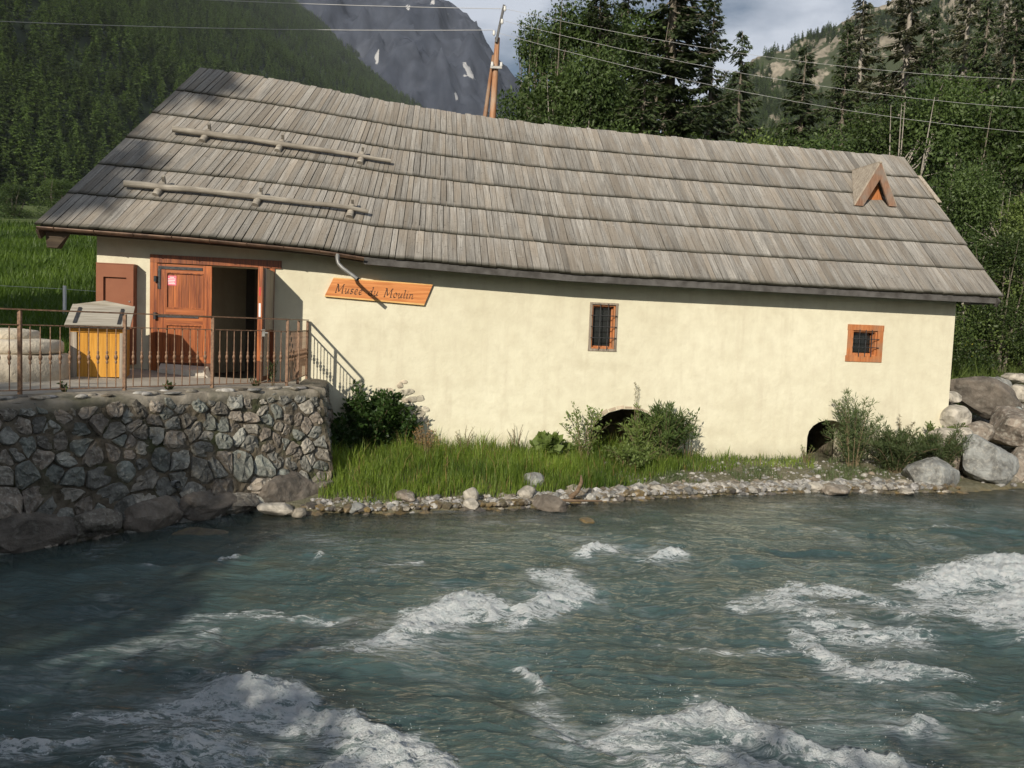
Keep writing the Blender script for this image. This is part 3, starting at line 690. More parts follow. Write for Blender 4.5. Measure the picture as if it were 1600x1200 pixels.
# the forested slope on the left: a plane rising away from the valley axis
VS, VC = math.sin(math.radians(17.5)), math.cos(math.radians(17.5))
LAT0 = 205.
def hill_h(al, la):
    return 30.+.80*(la-LAT0)+26*fbm(al*.006, la*.006, 0, 71, 4)*ss(la, LAT0, LAT0+120)+4*fbm(al*.03, la*.03, 0, 72, 3)-14*ss(LAT0-la, 0, 40)
al = np.linspace(-150, 2300, 170); la = np.concatenate([np.linspace(LAT0-45, LAT0+900, 110)])
AL, LA = np.meshgrid(al, la); HX = AL*VS-LA*VC; HY = AL*VC+LA*VS; HZ = hill_h(AL, LA)
ii = np.arange(AL.size).reshape(AL.shape); F = np.stack([ii[:-1, :-1], ii[1:, :-1], ii[1:, 1:], ii[:-1, 1:]], -1).reshape(-1, 4)
link('hill', np_mesh('hill', np.stack([HX, HY, HZ], -1).reshape(-1, 3), F, M['hill_soil'], smooth=True), kind='structure')

# far conifer whose crown is repeated by the forest
tr, V, F, T = conifer_proto(13., 3.0, 46, 5, twigs=15, droop=.25, bare=.04, tl=1.25)
far_meshes = tr.mesh('far_trunk', M['bark']), np_mesh('far_crown', V, F, M['far_tree'], tone=T)
def hill_pt(a, l): return (a*VS-l*VC, a*VC+l*VS, float(hill_h(np.array(a), np.array(l))))
ft = empty('spruce_tree', hill_pt(190., LAT0+2), 0, label='tall dark spruce at the foot of the forested slope above the meadow', cat='tree')
link('trunk', far_meshes[0], ft); far_crown = link('crown', far_meshes[1], ft)

def forest(name, P, S, R, src, label):
    """one stuff object that repeats the crown of a real tree at the given points"""
    me = np_mesh(name, P, [np.zeros((0, 3), int)] if False else np.zeros((0, 3), int), M['far_tree']) if False else bpy.data.meshes.new(name)
    me.from_pydata([tuple(p) for p in P.tolist()], [], [])
    for k, v in (('scl', S), ('rot', R)):
        a = me.attributes.new(k, 'FLOAT', 'POINT'); a.data.foreach_set('value', np.asarray(v, np.float32))
    o = link(name, me, None, None, label=label, kind='stuff')
    g = bpy.data.node_groups.new(name, 'GeometryNodeTree')
    g.interface.new_socket('Geometry', in_out='INPUT', socket_type='NodeSocketGeometry'); g.interface.new_socket('Geometry', in_out='OUTPUT', socket_type='NodeSocketGeometry')
    gi = g.nodes.new('NodeGroupInput'); go = g.nodes.new('NodeGroupOutput')
    ip = g.nodes.new('GeometryNodeInstanceOnPoints'); oi = g.nodes.new('GeometryNodeObjectInfo'); oi.inputs[0].default_value = src; oi.transform_space = 'ORIGINAL'
    na = g.nodes.new('GeometryNodeInputNamedAttribute'); na.data_type = 'FLOAT'; na.inputs[0].default_value = 'scl'
    nr = g.nodes.new('GeometryNodeInputNamedAttribute'); nr.data_type = 'FLOAT'; nr.inputs[0].default_value = 'rot'
    cx = g.nodes.new('ShaderNodeCombineXYZ'); cs = g.nodes.new('ShaderNodeCombineXYZ'); e2 = g.nodes.new('FunctionNodeEulerToRotation')
    L = g.links.new
    L(gi.outputs[0], ip.inputs['Points']); L(oi.outputs['Geometry'], ip.inputs['Instance'])
    L(nr.outputs[0], cx.inputs[2]); L(cx.outputs[0], e2.inputs[0]); L(e2.outputs[0], ip.inputs['Rotation'])
    mw = g.nodes.new('ShaderNodeMath'); mw.operation = 'MULTIPLY'; mw.inputs[1].default_value = .9
    L(na.outputs[0], cs.inputs[2]); L(na.outputs[0], cs.inputs[0]); L(na.outputs[0], cs.inputs[1]); L(cs.outputs[0], ip.inputs['Scale'])
    L(ip.outputs[0], go.inputs[0])
    md = o.modifiers.new('forest', 'NODES'); md.node_group = g
    return o
rs = np.random.RandomState(3)
n = 60000
a_ = 90+2100*rs.uniform(0, 1, n)**1.5; l_ = LAT0+rs.uniform(-3, 760, n)
hx = a_*VS-l_*VC; hy = a_*VC+l_*VS; hz = hill_h(a_, l_)
uu = hx/np.maximum(hy, 1); vv = (hz-CZ)/np.maximum(hy, 1)
keep = (hy > 60) & (uu > -.80) & (uu < .1) & (vv < .52) & (vv > .02)
P = np.stack([hx, hy, hz-1.0], -1)[keep]; a2 = a_[keep]
S = rs.uniform(.55, 1.2, len(P))*(1+.15*vn(P[:, 0]*.02, P[:, 1]*.02, 0, 81))
forest('forest', P, S, rs.uniform(0, 6.28, len(P)), far_crown, 'dense conifer forest covering the slope on the left')
n = 46000
x_ = rs.uniform(60, 900, n); y_ = rs.uniform(380, 905, n); z_ = right_z(x_, y_)
uu = x_/y_; g = fbm(x_*.02, y_*.02, 0, 83, 4)
keep = (uu < .85) & (uu > .1) & (g > -.12-.35*(z_ < 220)) & ((z_ < 340) | (g > .1))
P = np.stack([x_, y_, z_-1.], -1)[keep]
forest('mountain_trees', P, rs.uniform(.45, .95, len(P)), rs.uniform(0, 6.28, len(P)), far_crown, 'scattered conifers dotting the rocky mountain on the right')

# ------------------------------------------------------------------ the mill
BR = empty('mill_building', (W0[0], W0[1], 0), A, label='long cream plastered watermill with a steep weathered wooden board roof beside the river', cat='building')
def ez(e): return np.interp(e, [-4.36, -1.96, .19, 1.0, 4.9, 14.16], [4.17, 4.12, 4.03, 3.94, 3.82, 3.8])
def rz_(r): return np.interp(r, [-2.45, -.69, 1.2, 2.89, 5., 8.06, 14.21], [7.91, 7.78, 7.58, 7.44, 7.36, 7.33, 7.34])
def ridge_s(e): return e+1.91*(1-ss(np.asarray(e, float), -4.36, 4.64))
OV = .52
def roof_p(e, t, up=0.):
    a = np.array([e, -OV, float(ez(e))]); r = float(ridge_s(e)); b = np.array([r, 3.0, float(rz_(r))])
    nrm = np.array([0, -.7, .714]); return a+(b-a)*t+nrm*up
WZ0 = -.5
GS = -3.62        # left end of the front wall
def wall_z(s): return float(ez(s))+.42
# front wall, with its real openings
DO = (-2.62, -.71, 1.60, 3.66)
W1 = (5.40, 5.89, 2.40, 3.27); W2 = (11.02, 11.80, 2.36, 3.05)
def arch(s0, s1, z0, zt, n=10):
    c = (s0+s1)/2; r = (s1-s0)/2; zs = zt-r*.75
    return [(s0, z0), (s1, z0)]+[(c+r*math.cos(a), zs+(zt-zs)*math.sin(a)) for a in np.linspace(0, PI, n)]
holes = [[(DO[0], DO[2]), (DO[1], DO[2]), (DO[1], DO[3]), (DO[0], DO[3])],
         [(W1[0], W1[2]), (W1[1], W1[2]), (W1[1], W1[3]), (W1[0], W1[3])],
         [(W2[0], W2[2]), (W2[1], W2[2]), (W2[1], W2[3]), (W2[0], W2[3])],
         arch(5.45, 7.05, -.2, 1.22), arch(10.22, 11.2, -.2, 1.06)]
outer = [(GS, WZ0)]+[(s, WZ0) for s in (0, 4, 8)]+[(13.55, WZ0)]+[(s, wall_z(s)) for s in (13.46, 9, 5, 1, -1.5)]+[(GS, wall_z(GS))]
loops = [outer]+holes
pts = [p for L in loops for p in L]
tris = geometry.tessellate_polygon([[Vector((p[0], p[1], 0)) for p in L] for L in loops])
mb = MB(); TH = .55
V0 = [(p[0], 0, p[1]) for p in pts]
F0 = []
for a, b, c in tris:
    pa, pb, pc = pts[a], pts[b], pts[c]
    cr = (pb[0]-pa[0])*(pc[1]-pa[1])-(pb[1]-pa[1])*(pc[0]-pa[0])
    F0.append((a, b, c) if cr > 0 else (a, c, b))
mb.add(V0, F0)
base = 0
for li, L in enumerate(loops):
    k = len(L)
    V1 = [(p[0], 0, p[1]) for p in L]+[(p[0], TH, p[1]) for p in L]
    mb.add(V1, [(i, i+k, (i+1) % k+k, (i+1) % k) if li == 0 else (i, (i+1) % k, (i+1) % k+k, i+k) for i in range(k)])
mb.build('wall', M['plaster'], BR, label='cream plastered river front with patches of greyer render')
# gable and back walls
def gable(s_f, s_b, name, lab=None):
    g = MB(); dx = (s_b-s_f)/6.
    xr = lambda d: s_f+dx*d
    zr = (7.78 if s_f < 0 else 7.10)
    P2 = [(0.002, WZ0), (6, WZ0), (6, wall_z(s_f)-.05), (3., zr-.15), (0.002, wall_z(s_f)-.05)]
    sh = .5 if s_f < 0 else -.5
    V = [(xr(d), d, z) for d, z in P2]+[(xr(d)+sh, d, z) for d, z in P2]
    g.add(V, [(0, 1, 2, 3, 4) if s_f > 0 else (4, 3, 2, 1, 0), (9, 8, 7, 6, 5) if s_f > 0 else (5, 6, 7, 8, 9)]+[(i, i+5, (i+1) % 5+5, (i+1) % 5) for i in range(5)])
    g.build(name, M['plaster'], BR)
gable(GS+.003, -.35, 'gable_wall'); gable(13.545, 13.545, 'gable_wall')
MB().box(.2, 13.0, 5.6, 6.0, WZ0, 4.15).build('back_wall', M['plaster'], BR)
# the dim room behind the door and plain blind backs of the other openings
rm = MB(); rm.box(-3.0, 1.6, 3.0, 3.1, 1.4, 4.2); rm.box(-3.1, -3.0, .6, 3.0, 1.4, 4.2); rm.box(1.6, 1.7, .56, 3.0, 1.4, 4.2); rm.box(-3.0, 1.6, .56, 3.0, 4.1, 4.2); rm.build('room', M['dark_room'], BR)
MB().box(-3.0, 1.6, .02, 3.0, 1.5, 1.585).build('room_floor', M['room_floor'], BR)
fr_ = MB(); fr_.box(-1.30, -1.22, 2.92, 2.98, 1.6, 3.9, .2); fr_.box(-1.22, -.2, 2.94, 2.99, 2.2, 3.4, .1); fr_.build('room_cupboard', M['grey_wood'], BR)
for x0, x1 in ((5.2, 7.3), (10.0, 11.5)):
    ab = MB(); ab.box(x0, x1, 2.2, 2.3, -.4, 1.6); ab.box(x0-.1, x0, .56, 2.3, -.4, 1.6); ab.box(x1, x1+.1, .56, 2.3, -.4, 1.6); ab.box(x0, x1, .56, 2.2, 1.45, 1.58); ab.build('mill_race_recess', M['mortar'], BR)
# old bricks over the two mill-race arches
for (c, r, zt, zs, n_, dz) in ((6.25, .80, 1.22, .62, 15, 0), (10.71, .49, 1.06, .69, 0, 0)):
    for k in range(n_):
        a0 = PI*(k+.06)/n_; a1 = PI*(k+.94)/n_; ro = .07*random.uniform(.5, 1.2)
        p = []
        for dd in (-.006, .10):
            for (aa, rr) in ((a0, 0), (a1, 0), (a1, ro), (a0, ro)):
                p.append((c+(r+rr+.005)*math.cos(aa), dd, zs+(zt-zs+rr+.005)*math.sin(aa)))
        MB().hexa([p[i] for i in (0, 1, 2, 3, 4, 5, 6, 7)], random.uniform(.2, .8)).build('brick', M['brick'], BR)
# patch of bare stones where the plaster has come off by the bush
rs = np.random.RandomState(5)
for k in range(80):
    s = rs.uniform(1.0, 2.2); z = rs.uniform(.45, 1.66)
    if ((s-1.6)/.60)**2+((z-1.0)/.65)**2 > 1+.4*rs.uniform(-1, 1): continue
    V, F = rock_geo(2, (rs.uniform(.06, .13), .009, rs.uniform(.035, .075)), 900+k, 5, .2)
    link('stone', np_mesh('stone', V+np.array([s, -.004, z]), F, M['exposed'], tone=np.full(len(F), rs.uniform(0, 1)), smooth=True), BR)

# roof: deck, boards, fascia, gutter
RF = link('roof', (lambda: (
    (lambda m: ([m.add([roof_p(e, 0, -.06), roof_p(e2, 0, -.06), roof_p(e2, 1, -.06), roof_p(e, 1, -.06), roof_p(e, 0, -.005), roof_p(e2, 0, -.005), roof_p(e2, 1, -.005), roof_p(e, 1, -.005)],
     [(3, 2, 1, 0), (4, 5, 6, 7), (0, 1, 5, 4), (1, 2, 6, 5), (2, 3, 7, 6), (3, 0, 4, 7)]) for e, e2 in zip(np.linspace(-4.34, 14.12, 40)[:-1], np.linspace(-4.34, 14.12, 40)[1:])], m.mesh('roof', M['deck']))[1])(MB())))(), BR)
# back slope of the roof in one sheet of joined boards
bk = MB()
for e, e2 in zip(np.linspace(-4.34, 14.12, 90)[:-1], np.linspace(-4.34, 14.12, 90)[1:]):
    r1, r2 = float(ridge_s(e)), float(ridge_s(e2))
    q = lambda r, t, up: (r+(2.0 if r < 0 else 2.*max(0, 1-r/4))*t*.9, 3.0+3.5*t, float(rz_(r))-3.4*t+up)
    bk.hexa([q(r1, 0, -.06), q(r2, 0, -.06), q(r2, 1, -.06), q(r1, 1, -.06), q(r1, 0, .0), q(r2, 0, .0), q(r2, 1, .0), q(r1, 1, .0)], random.random())
bk.build('back_slope', M['deck'], BR)
# boards: six courses of split larch boards, each board its own piece (nearest 300), the rest joined
rs = np.random.RandomState(17)
boards = []
NC = 6
for c in range(NC):
    e = -4.40
    while e < 14.16:
        w = rs.uniform(.105, .185)
        boards.append((c, e, min(e+w, 14.2)))
        e += w
def board_geo(c, e0, e1):
    gap = .010*rs.uniform(.5, 1.5)*(1.1-.5*ss(e0, -1, 8))
    t0 = c/NC-.012-rs.uniform(0, .0028); t1 = (c+1)/NC+.02 if c < NC-1 else 1.0+rs.uniform(0, .012)
    th = .034; lift = .058+rs.uniform(-.004, .010); l1 = .012
    if c == 0: t0 = -.010-rs.uniform(0, .003)
    tw = rs.uniform(-.006, .006)
    c0 = [roof_p(e0+gap, t0, lift-th+tw), roof_p(e1-gap*.2, t0, lift-th-tw), roof_p(e1-gap*.2, t1, l1-.01), roof_p(e0+gap, t1, l1-.01)]
    c1 = [roof_p(e0+gap, t0, lift+tw), roof_p(e1-gap*.2, t0, lift-tw), roof_p(e1-gap*.2, t0+.02, lift-.004-tw), roof_p(e0+gap, t0+.02, lift-.004+tw), roof_p(e1-gap*.2, t1, l1+th-.01), roof_p(e0+gap, t1, l1+th-.01)]
    V = c0+c1
    # 0..3 bottom, 4,5 front top edge, 6,7 just above it, 8,9 back
    F = [(3, 2, 1, 0), (0, 1, 5, 4), (4, 5, 6, 7), (7, 6, 8, 9), (2, 3, 9, 8)]
    Ft = [(1, 2, 8), (1, 8, 6), (1, 6, 5), (0, 9, 3), (0, 7, 9), (0, 4, 7)]
    wv = e1-e0; ln = 5.0*(t1-t0); ou = rs.uniform(0, 40); ov = rs.randint(0, 40)
    uvv = {0: (0, 0), 1: (wv, 0), 2: (wv, ln), 3: (0, ln), 4: (0, .01), 5: (wv, .01), 6: (wv, .06), 7: (0, .06), 8: (wv, ln), 9: (0, ln)}
    uv = [(uvv[i][0]+ou, uvv[i][1]+ov) for f in F+Ft for i in f]
    endd = [.95, .95, 0, 0, .95, .95, .25, .25, 0, 0]
    return V, F, Ft, uv, endd
boards.sort(key=lambda b: (b[1]+b[2])*.5+1.2*b[0])
rest = dict(V=[], F=[], T=[], uv=[], uvT=[], en=[], tone=[], toneT=[])
for k, (c, e0, e1) in enumerate(boards):
    V, F, Ft, uv, en = board_geo(c, e0, e1); tn = float(np.clip(rs.normal(.5, .11), 0, 1))
    if k < 300:
        link('board', np_mesh('board', V, [F, Ft], M['shingle'], tone=[tn]*(len(F)+len(Ft)), uv=uv, attrs={'endd': en}), RF)
    else:
        b = len(rest['V']); rest['V'] += V; rest['F'] += [[i+b for i in f] for f in F]; rest['T'] += [[i+b for i in f] for f in Ft]
        nq = sum(len(f) for f in F); rest['uv'] += uv[:nq]; rest['uvT'] += uv[nq:]; rest['en'] += en; rest['tone'] += [tn]*len(F); rest['toneT'] += [tn]*len(Ft)
link('boards', np_mesh('boards', rest['V'], [rest['F'], rest['T']], M['shingle'], tone=rest['tone']+rest['toneT'], uv=rest['uv']+rest['uvT'], attrs={'endd': rest['en']}), RF, kind='stuff')
# a slipped board at the right verge
sl = MB(); a, b = roof_p(14.22, .62, .09), roof_p(14.24, .84, .05)
sl.beam(a, b, .10, .02, (0, -.7, .7), .7); sl.build('slipped_board', M['grey_wood'], RF)
# fascia, soffit, gutter, verge boards
def run(mb, e0, e1, d0, d1, zoff0, zoff1, n=14, tone=.5):
    es = np.linspace(e0, e1, n+1)
    for a, b in zip(es[:-1], es[1:]):
        za, zb = float(ez(a)), float(ez(b))
        mb.hexa([(a, d0, za+zoff0), (b, d0, zb+zoff0), (b, d1, zb+zoff0), (a, d1, za+zoff0), (a, d0, za+zoff1), (b, d0, zb+zoff1), (b, d1, zb+zoff1), (a, d1, za+zoff1)], tone)
m = MB(); run(m, .96, 14.1, -OV-.02, -OV+.02, -.16, -.035); m.build('fascia', M['fascia'], BR)
m = MB(); run(m, -4.3, .95, -OV-.0, -OV+.04, -.13, -.03, 8); m.build('fascia', M['soffit'], BR)
m = MB(); run(m, -4.3, 14.05, -OV+.05, .3, .02, .05); m.build('soffit', M['soffit'], BR)
gp = []; es = np.linspace(-4.36, .96, 12)
m = MB(); prev = None
for e in es:
    z = float(ez(e)); ring = [(e, -OV-.075+.062*math.cos(a), z-.045+.062*math.sin(a)) for a in np.linspace(PI, 2*PI, 9)]+[(e, -OV-.075+.054*math.cos(a), z-.045+.054*math.sin(a)) for a in np.linspace(2*PI, PI, 9)]
    if prev:
        k = len(ring); m.add(prev+ring, [(i, (i+1) % k, (i+1) % k+k, i+k) for i in range(k)], .5, True)
    prev = ring
GU = m.build('gutter', M['copper'], BR)
for e in np.linspace(-4.1, .8, 9):
    z = float(ez(e)); m = MB(); m.tube([(e, -OV-.075+.07*math.cos(a), z-.045+.07*math.sin(a)) for a in np.linspace(PI*.95, 2*PI, 7)], .006, 5, .3); m.build('gutter_bracket', M['copper'], GU)
# downspout stub
m = MB(); m.tube([(.50, -.61, 3.93), (.50, -.62, 3.83), (.52, -.64, 3.76), (.60, -.70, 3.68), (.74, -.80, 3.58), (.86, -.90, 3.49)], [.05, .036, .034, .034, .034, .034], 12, .6, cap=False); m.build('downspout', M['zinc'], BR, label='short grey zinc spout sticking out from the end of the gutter')
# verge boards on both ends, wall plate end on the left
m = MB(); m.beam(roof_p(-4.30, -.03, -.09), roof_p(-4.30, 1, -.09), .05, .18, (0, -.7, .7)); m.build('verge_board', M['soffit'], BR)
m = MB(); m.beam(roof_p(14.08, -.03, -.09), roof_p(14.08, 1, -.09), .05, .16, (0, -.7, .7)); m.build('verge_board', M['fascia'], BR)
m = MB(); m.hexa([(-4.28, -.42, 3.80), (-4.12, -.42, 3.80), (-4.12, -.2, 3.80), (-4.28, -.2, 3.80), (-4.28, -.50, 4.14), (-3.85, -.50, 4.12), (-3.85, -.2, 4.3), (-4.28, -.2, 4.3)]); m.build('eave_bracket', M['soffit'], BR)
for s in np.arange(-3.9, 13.9, 1.02):
    z = float(ez(s)); m = MB(); m.beam((s, -.46, z-.03), (s, .3, z+.72), .1, .12, (0, -.7, .7)); m.build('rafter', M['soffit'], BR)
m = MB(); m.beam((13.5, -.35, 3.68), (14.0, -.35, 3.70), .16, .16); m.build('purlin_end', M['fascia'], BR)

# snow guard logs
for (e0, e1, t0, brs, lab) in ((-3.67, 1.11, .54, (-3.03, -1.46, .41), 'upper snow log across the left half of the roof'), (-3.59, .88, .205, (-2.99, -1.23, .54), 'lower snow log near the eaves')):
    m = MB(); n_ = 12; pts = [roof_p(e0+(e1-e0)*k/n_, t0, .155+.012*random.uniform(-1, 1)) for k in range(n_+1)]
    m.tube(pts, [.062-.022*k/n_ for k in range(n_+1)], 10, .6); SG = m.build('snow_guard', M['log'], BR, label=lab)
    for e in brs:
        m = MB(); m.tube([roof_p(e, t0+.022, .13), roof_p(e, t0-.03, .075)], .065, 10, .75); m.build('bracket', M['log'], SG)
        m = MB(); m.beam(roof_p(e, t0+.03, .05), roof_p(e, t0+.03, .27), .07, .05, (1, 0, 0), .5); m.build('peg', M['log'], SG)

# dormer vent
FL, FRt = roof_p(11.87, .565), roof_p(12.95, .579)
AP = np.array([(FL[0]+FRt[0])/2+.02, FL[1]-.02, FL[2]+.98])
slope = (7.34-3.8)/(3+OV)
def onroof(s, d): return np.array([s, d, 3.8+(d+OV)*slope+.05])
bkd = (AP[2]-3.85)/slope-OV
AB = np.array([AP[0], bkd, AP[2]])
DM = MB()
for F_, sg in ((FL, -1), (FRt, 1)):
    o = np.array([0, 0, 0])
    nrm = np.array([sg*.86, 0, .5])
    a, b, c = F_+[0, -.10, 0], AP+[0, -.10, 0], AB
    c2 = onroof(F_[0], F_[1])
    for k in range(4):
        pass
    DM.add([a, b, AB, a+nrm*.035, b+nrm*.035+[0, 0, .01], AB+nrm*.035], [(2, 1, 0), (3, 4, 5), (0, 1, 4, 3), (1, 2, 5, 4), (2, 0, 3, 5)], .55)
DR_ = DM.build('dormer', M['grey_wood'], BR, label='small triangular dormer vent near the right end of the roof')
m = MB()
for F_, sg in ((FL, 1), (FRt, -1)):
    w = .17; i0 = F_+[sg*w*1.15, 0, .0]; i1 = AP+[0, 0, -.36]
    P_ = [F_, i0, i1, AP]
    V = [p+np.array([0, -.13, 0]) for p in P_]+[p+np.array([0, -.09, 0]) for p in P_]
    f = [(0, 1, 2, 3), (7, 6, 5, 4), (0, 4, 5, 1), (1, 5, 6, 2), (2, 6, 7, 3), (3, 7, 4, 0)]
    MB().add(V, f if sg > 0 else [x[::-1] for x in f], .3 if sg > 0 else .45).build('barge_board', M['dormer_wood'], DR_)
m = MB(); m.add([FL+[.1, .12, .0], FRt+[-.1, .12, 0], AP+[0, .12, -.15]], [(0, 1, 2)]); m.build('back_panel', M['win_orange'], DR_)
m = MB(); m.beam(AP+[0, -.12, .02], AB+[0, 0, .02], .07, .03); m.build('ridge_cap', M['grey_wood'], DR_)

# windows
def bars(parent, s0, s1, z0, z1, nv, nh, d=-.03):
    for k in range(nv):
        s = s0+(s1-s0)*(k+1)/(nv+1); m = MB(); m.tube([(s, d, z0-.02), (s, d, z1+.02)], .009, 6); m.build('bar', M['iron'], parent)
    for k in range(nh):
        z = z0+(z1-z0)*(k+1)/(nh+1); m = MB(); m.tube([(s0-.02, d-.016, z), (s1+.02, d-.016, z)], .009, 6); m.build('bar', M['iron'], parent)
def window(o, fw, fm, im, nv, nh, lab, wob=.008):
    s0, s1, z0, z1 = o
    sur = MB(); j = lambda: random.uniform(-wob, wob)
    sur.box(s0-fw, s1+fw+j(), -.022, .05, z1, z1+fw+j(), .5); sur.box(s0-fw+j(), s1+fw, -.020, .05, z0-fw, z0, .5)
    sur.box(s0-fw+j(), s0, -.018, .05, z0, z1, .6); sur.box(s1, s1+fw+j(), -.019, .05, z0, z1, .4)
    wd = sur.build('window', fm, BR, label=lab)
    fr = MB(); w = .055
    fr.box(s0+.001, s0+.03, .02, .12, z0+.001, z1-.001, .5); fr.box(s1-.03, s1-.001, .02, .12, z0+.001, z1-.001, .7); fr.box(s0+.03, s1-.03, .02, .12, z0+.001, z0+.03, .5); fr.box(s0+.03, s1-.03, .02, .12, z1-.03, z1-.001, .5)
    fr.box(s0+.001, s0+w+.0, .12, .16, z0, z1, .5); fr.box(s1-w-.0, s1-.001, .12, .16, z0, z1, .7); fr.box(s0+w, s1-w, .12, .158, z0, z0+w, .5); fr.box(s0+w, s1-w, .12, .158, z1-w, z1, .5)
    fr.build('frame', im, wd)
    MB().box(s0+w, s1-w, .165, .17, z0+w, z1-w).build('pane', M['glass'], wd)
    MB().box(s0, s1, .5, .54, z0, z1).build('back', M['deck'], wd)
    bars(wd, s0, s1, z0, z1, nv, nh)
window(W1, .045, M['win_grey'], M['win_orange'], 2, 3, 'tall narrow barred window with a grey weathered surround')
window((W2[0]+.10, W2[1]-.10, W2[2]+.08, W2[3]-.08), .13, M['win_orange'], M['win_orange'], 3, 2, 'small square barred window with a wide orange wooden surround', .012)

# the door: frame, closed left leaf of two halves, right leaf standing open
df = MB(); df.box(-2.74, -2.62, -.035, .12, 1.62, 3.66, .55); df.box(-.71, -.62, -.03, .12, 1.62, 3.66, .45); df.box(-2.74, -.50, -.04, .12, 3.66, 3.80, .15)
DF = df.build('door_frame', M['door_wood'], BR)
def leaf_panel(x0, x1, z0, z1, parent, foot=False):
    st = .14
    m = MB(); m.box(x0, x0+st, -.02, .03, z0, z1, .6); m.build('stile', M['door_wood'], parent)
    m = MB(); m.box(x1-st, x1, -.02, .03, z0, z1, .75); m.build('stile', M['door_wood'], parent)
    m = MB(); m.box(x0+st, x1-st, -.02, .03, z1-st, z1, .6); m.build('rail', M['door_wood_h'], parent)
    m = MB(); m.box(x0+st, x1-st, -.02, .03, z0, z0+st*.9, .65); m.build('rail', M['door_wood_h'], parent)
    n_ = 5; w = (x1-x0-2*st)/n_
    for k in range(n_):
        m = MB(); m.box(x0+st+k*w+.002, x0+st+(k+1)*w-.002, .0, .02, z0+st*.9, z1-st, [.55, .8, .35, .5, .3][k]); m.build('plank', M['door_wood'], parent)
    m = MB()
    for (a, b, c, d) in ((x0+st, x1-st, z1-st-.02, z1-st), (x0+st, x1-st, z0+st*.9, z0+st*.9+.02)): m.box(a, b, -.028, .0, c, d, .5)
    for (a, b) in ((x0+st, x0+st+.02), (x1-st-.02, x1-st)): m.box(a, b, -.0275, .0, z0+st*.9+.02, z1-st-.02, .5)
    m.build('moulding', M['door_wood'], parent)
DL = empty('door', (0, -.03, 0)); DL.parent = BR; DL['label'] = 'closed left door leaf of orange varnished wood in two halves'
leaf_panel(-2.61, -1.70, 2.735, 3.64, DL); leaf_panel(-2.61, -1.70, 1.90, 2.72, DL)
m = MB(); m.box(-2.60, -1.70, -.021, .028, 1.66, 1.897, .3); m.build('foot_board', M['door_dark'], DL)
m = MB(); m.box(-2.60, -1.86, -.034, -.0205, 3.55, 3.60, .5); m.box(-2.605, -2.56, -.0345, -.021, 3.2, 3.55, .5); m.build('strap_hinge', M['iron'], DL)
m = MB(); m.box(-2.64, -1.92, -.034, -.0205, 2.70, 2.755, .5); m.build('strap_hinge', M['iron'], DL)
m = MB(); m.tube([(-2.64, -.05, 3.32), (-2.64, -.05, 3.42)], .03, 8); m.tube([(-2.64, -.05, 2.66), (-2.64, -.05, 2.78)], .03, 8); m.build('hinge_pin', M['iron'], DL)
m = MB(); m.box(-2.455, -2.30, -.006, -.001, 3.27, 3.44, .5); NTc = m.build('notice', M['pink'], DL)
m = MB()
for k, (a, b) in enumerate(((-2.41, -2.34), (-2.44, -2.315), (-2.44, -2.32), (-2.44, -2.33), (-2.43, -2.32))): m.box(a, b, -.0085, -.0065, 3.405-.028*k, 3.418-.028*k, .5)
m.build('notice_text', M['white'], NTc)
DO2 = empty('door', (-.70, -.02, 0)); DO2.parent = BR; DO2['label'] = 'right door leaf standing wide open, with stickers and a lock'; DO2.rotation_euler = (0, 0, -math.radians(94))
def L2(mb, name, mt, **k): return mb.build(name, mt, DO2, **k)
# local x runs outwards along the leaf, y is its thickness
m = MB(); m.box(0.02, .86, -.02, .02, 2.02, 3.62, .5); L2(m, 'planking', M['door_wood'])
m = MB(); m.box(.86, 1.0, -.03, .045, 2.45, 3.62, .75); L2(m, 'stile', M['door_wood'])
m = MB(); m.box(.86, 1.0, -.03, .045, 2.02, 2.448, .6); L2(m, 'stile', M['door_wood'])
m = MB(); m.box(.02, 1.0, -.029, .044, 1.66, 2.018, .3); L2(m, 'foot_board', M['door_dark'])
m = MB(); m.box(.02, .84, .021, .075, 2.55, 3.60, .6); m.box(.30, .84, .021, .06, 1.75, 2.5, .6); L2(m, 'inner_facing', M['grey_wood'])
m = MB(); m.box(1.0005, 1.003, -.006, .016, 3.13, 3.27, .5); L2(m, 'sticker', M['red'])
m = MB(); m.box(1.0005, 1.003, -.010, .022, 2.77, 3.0, .5); L2(m, 'sticker', M['white'])
m = MB(); m.box(.93, 1.02, .046, .10, 2.44, 2.56, .5); m.tube([(1.0, .1, 2.5), (1.0, .16, 2.5)], .018, 8); L2(m, 'lock', M['zinc'])

# ------------------------------------------------------------------ sign board
SG = empty('wooden_sign', W(1.25, -.03, 3.33), A, label='orange wooden board lettered in dark italic, hung on the wall below the gutter', cat='sign')
def sgn(x, z): return (x-1.25, z-3.33)
c4 = [(.28, 3.215), (2.11, 3.135), (2.245, 3.485), (.42, 3.525)]
def slabp(corners, d0, d1, m, name):
    P_ = [sgn(*c) for c in corners]; mb = MB(); mb.hexa([(P_[0][0], d0, P_[0][1]), (P_[1][0], d0, P_[1][1]), (P_[1][0], d1, P_[1][1]), (P_[0][0], d1, P_[0][1]), (P_[3][0], d0, P_[3][1]), (P_[2][0], d0, P_[2][1]), (P_[2][0], d1, P_[2][1]), (P_[3][0], d1, P_[3][1])]); return mb.build(name, m, SG)
slabp(c4, -.03, .025, M['sign'], 'board')
slabp([(.275, 3.19), (2.10, 3.105), (2.111, 3.134), (.281, 3.214)], -.028, .022, M['sign_edge'], 'bark_edge')
slabp([(.421, 3.526), (2.246, 3.486), (2.255, 3.51), (.43, 3.545)], -.027, .022, M['sign_edge'], 'bark_edge')
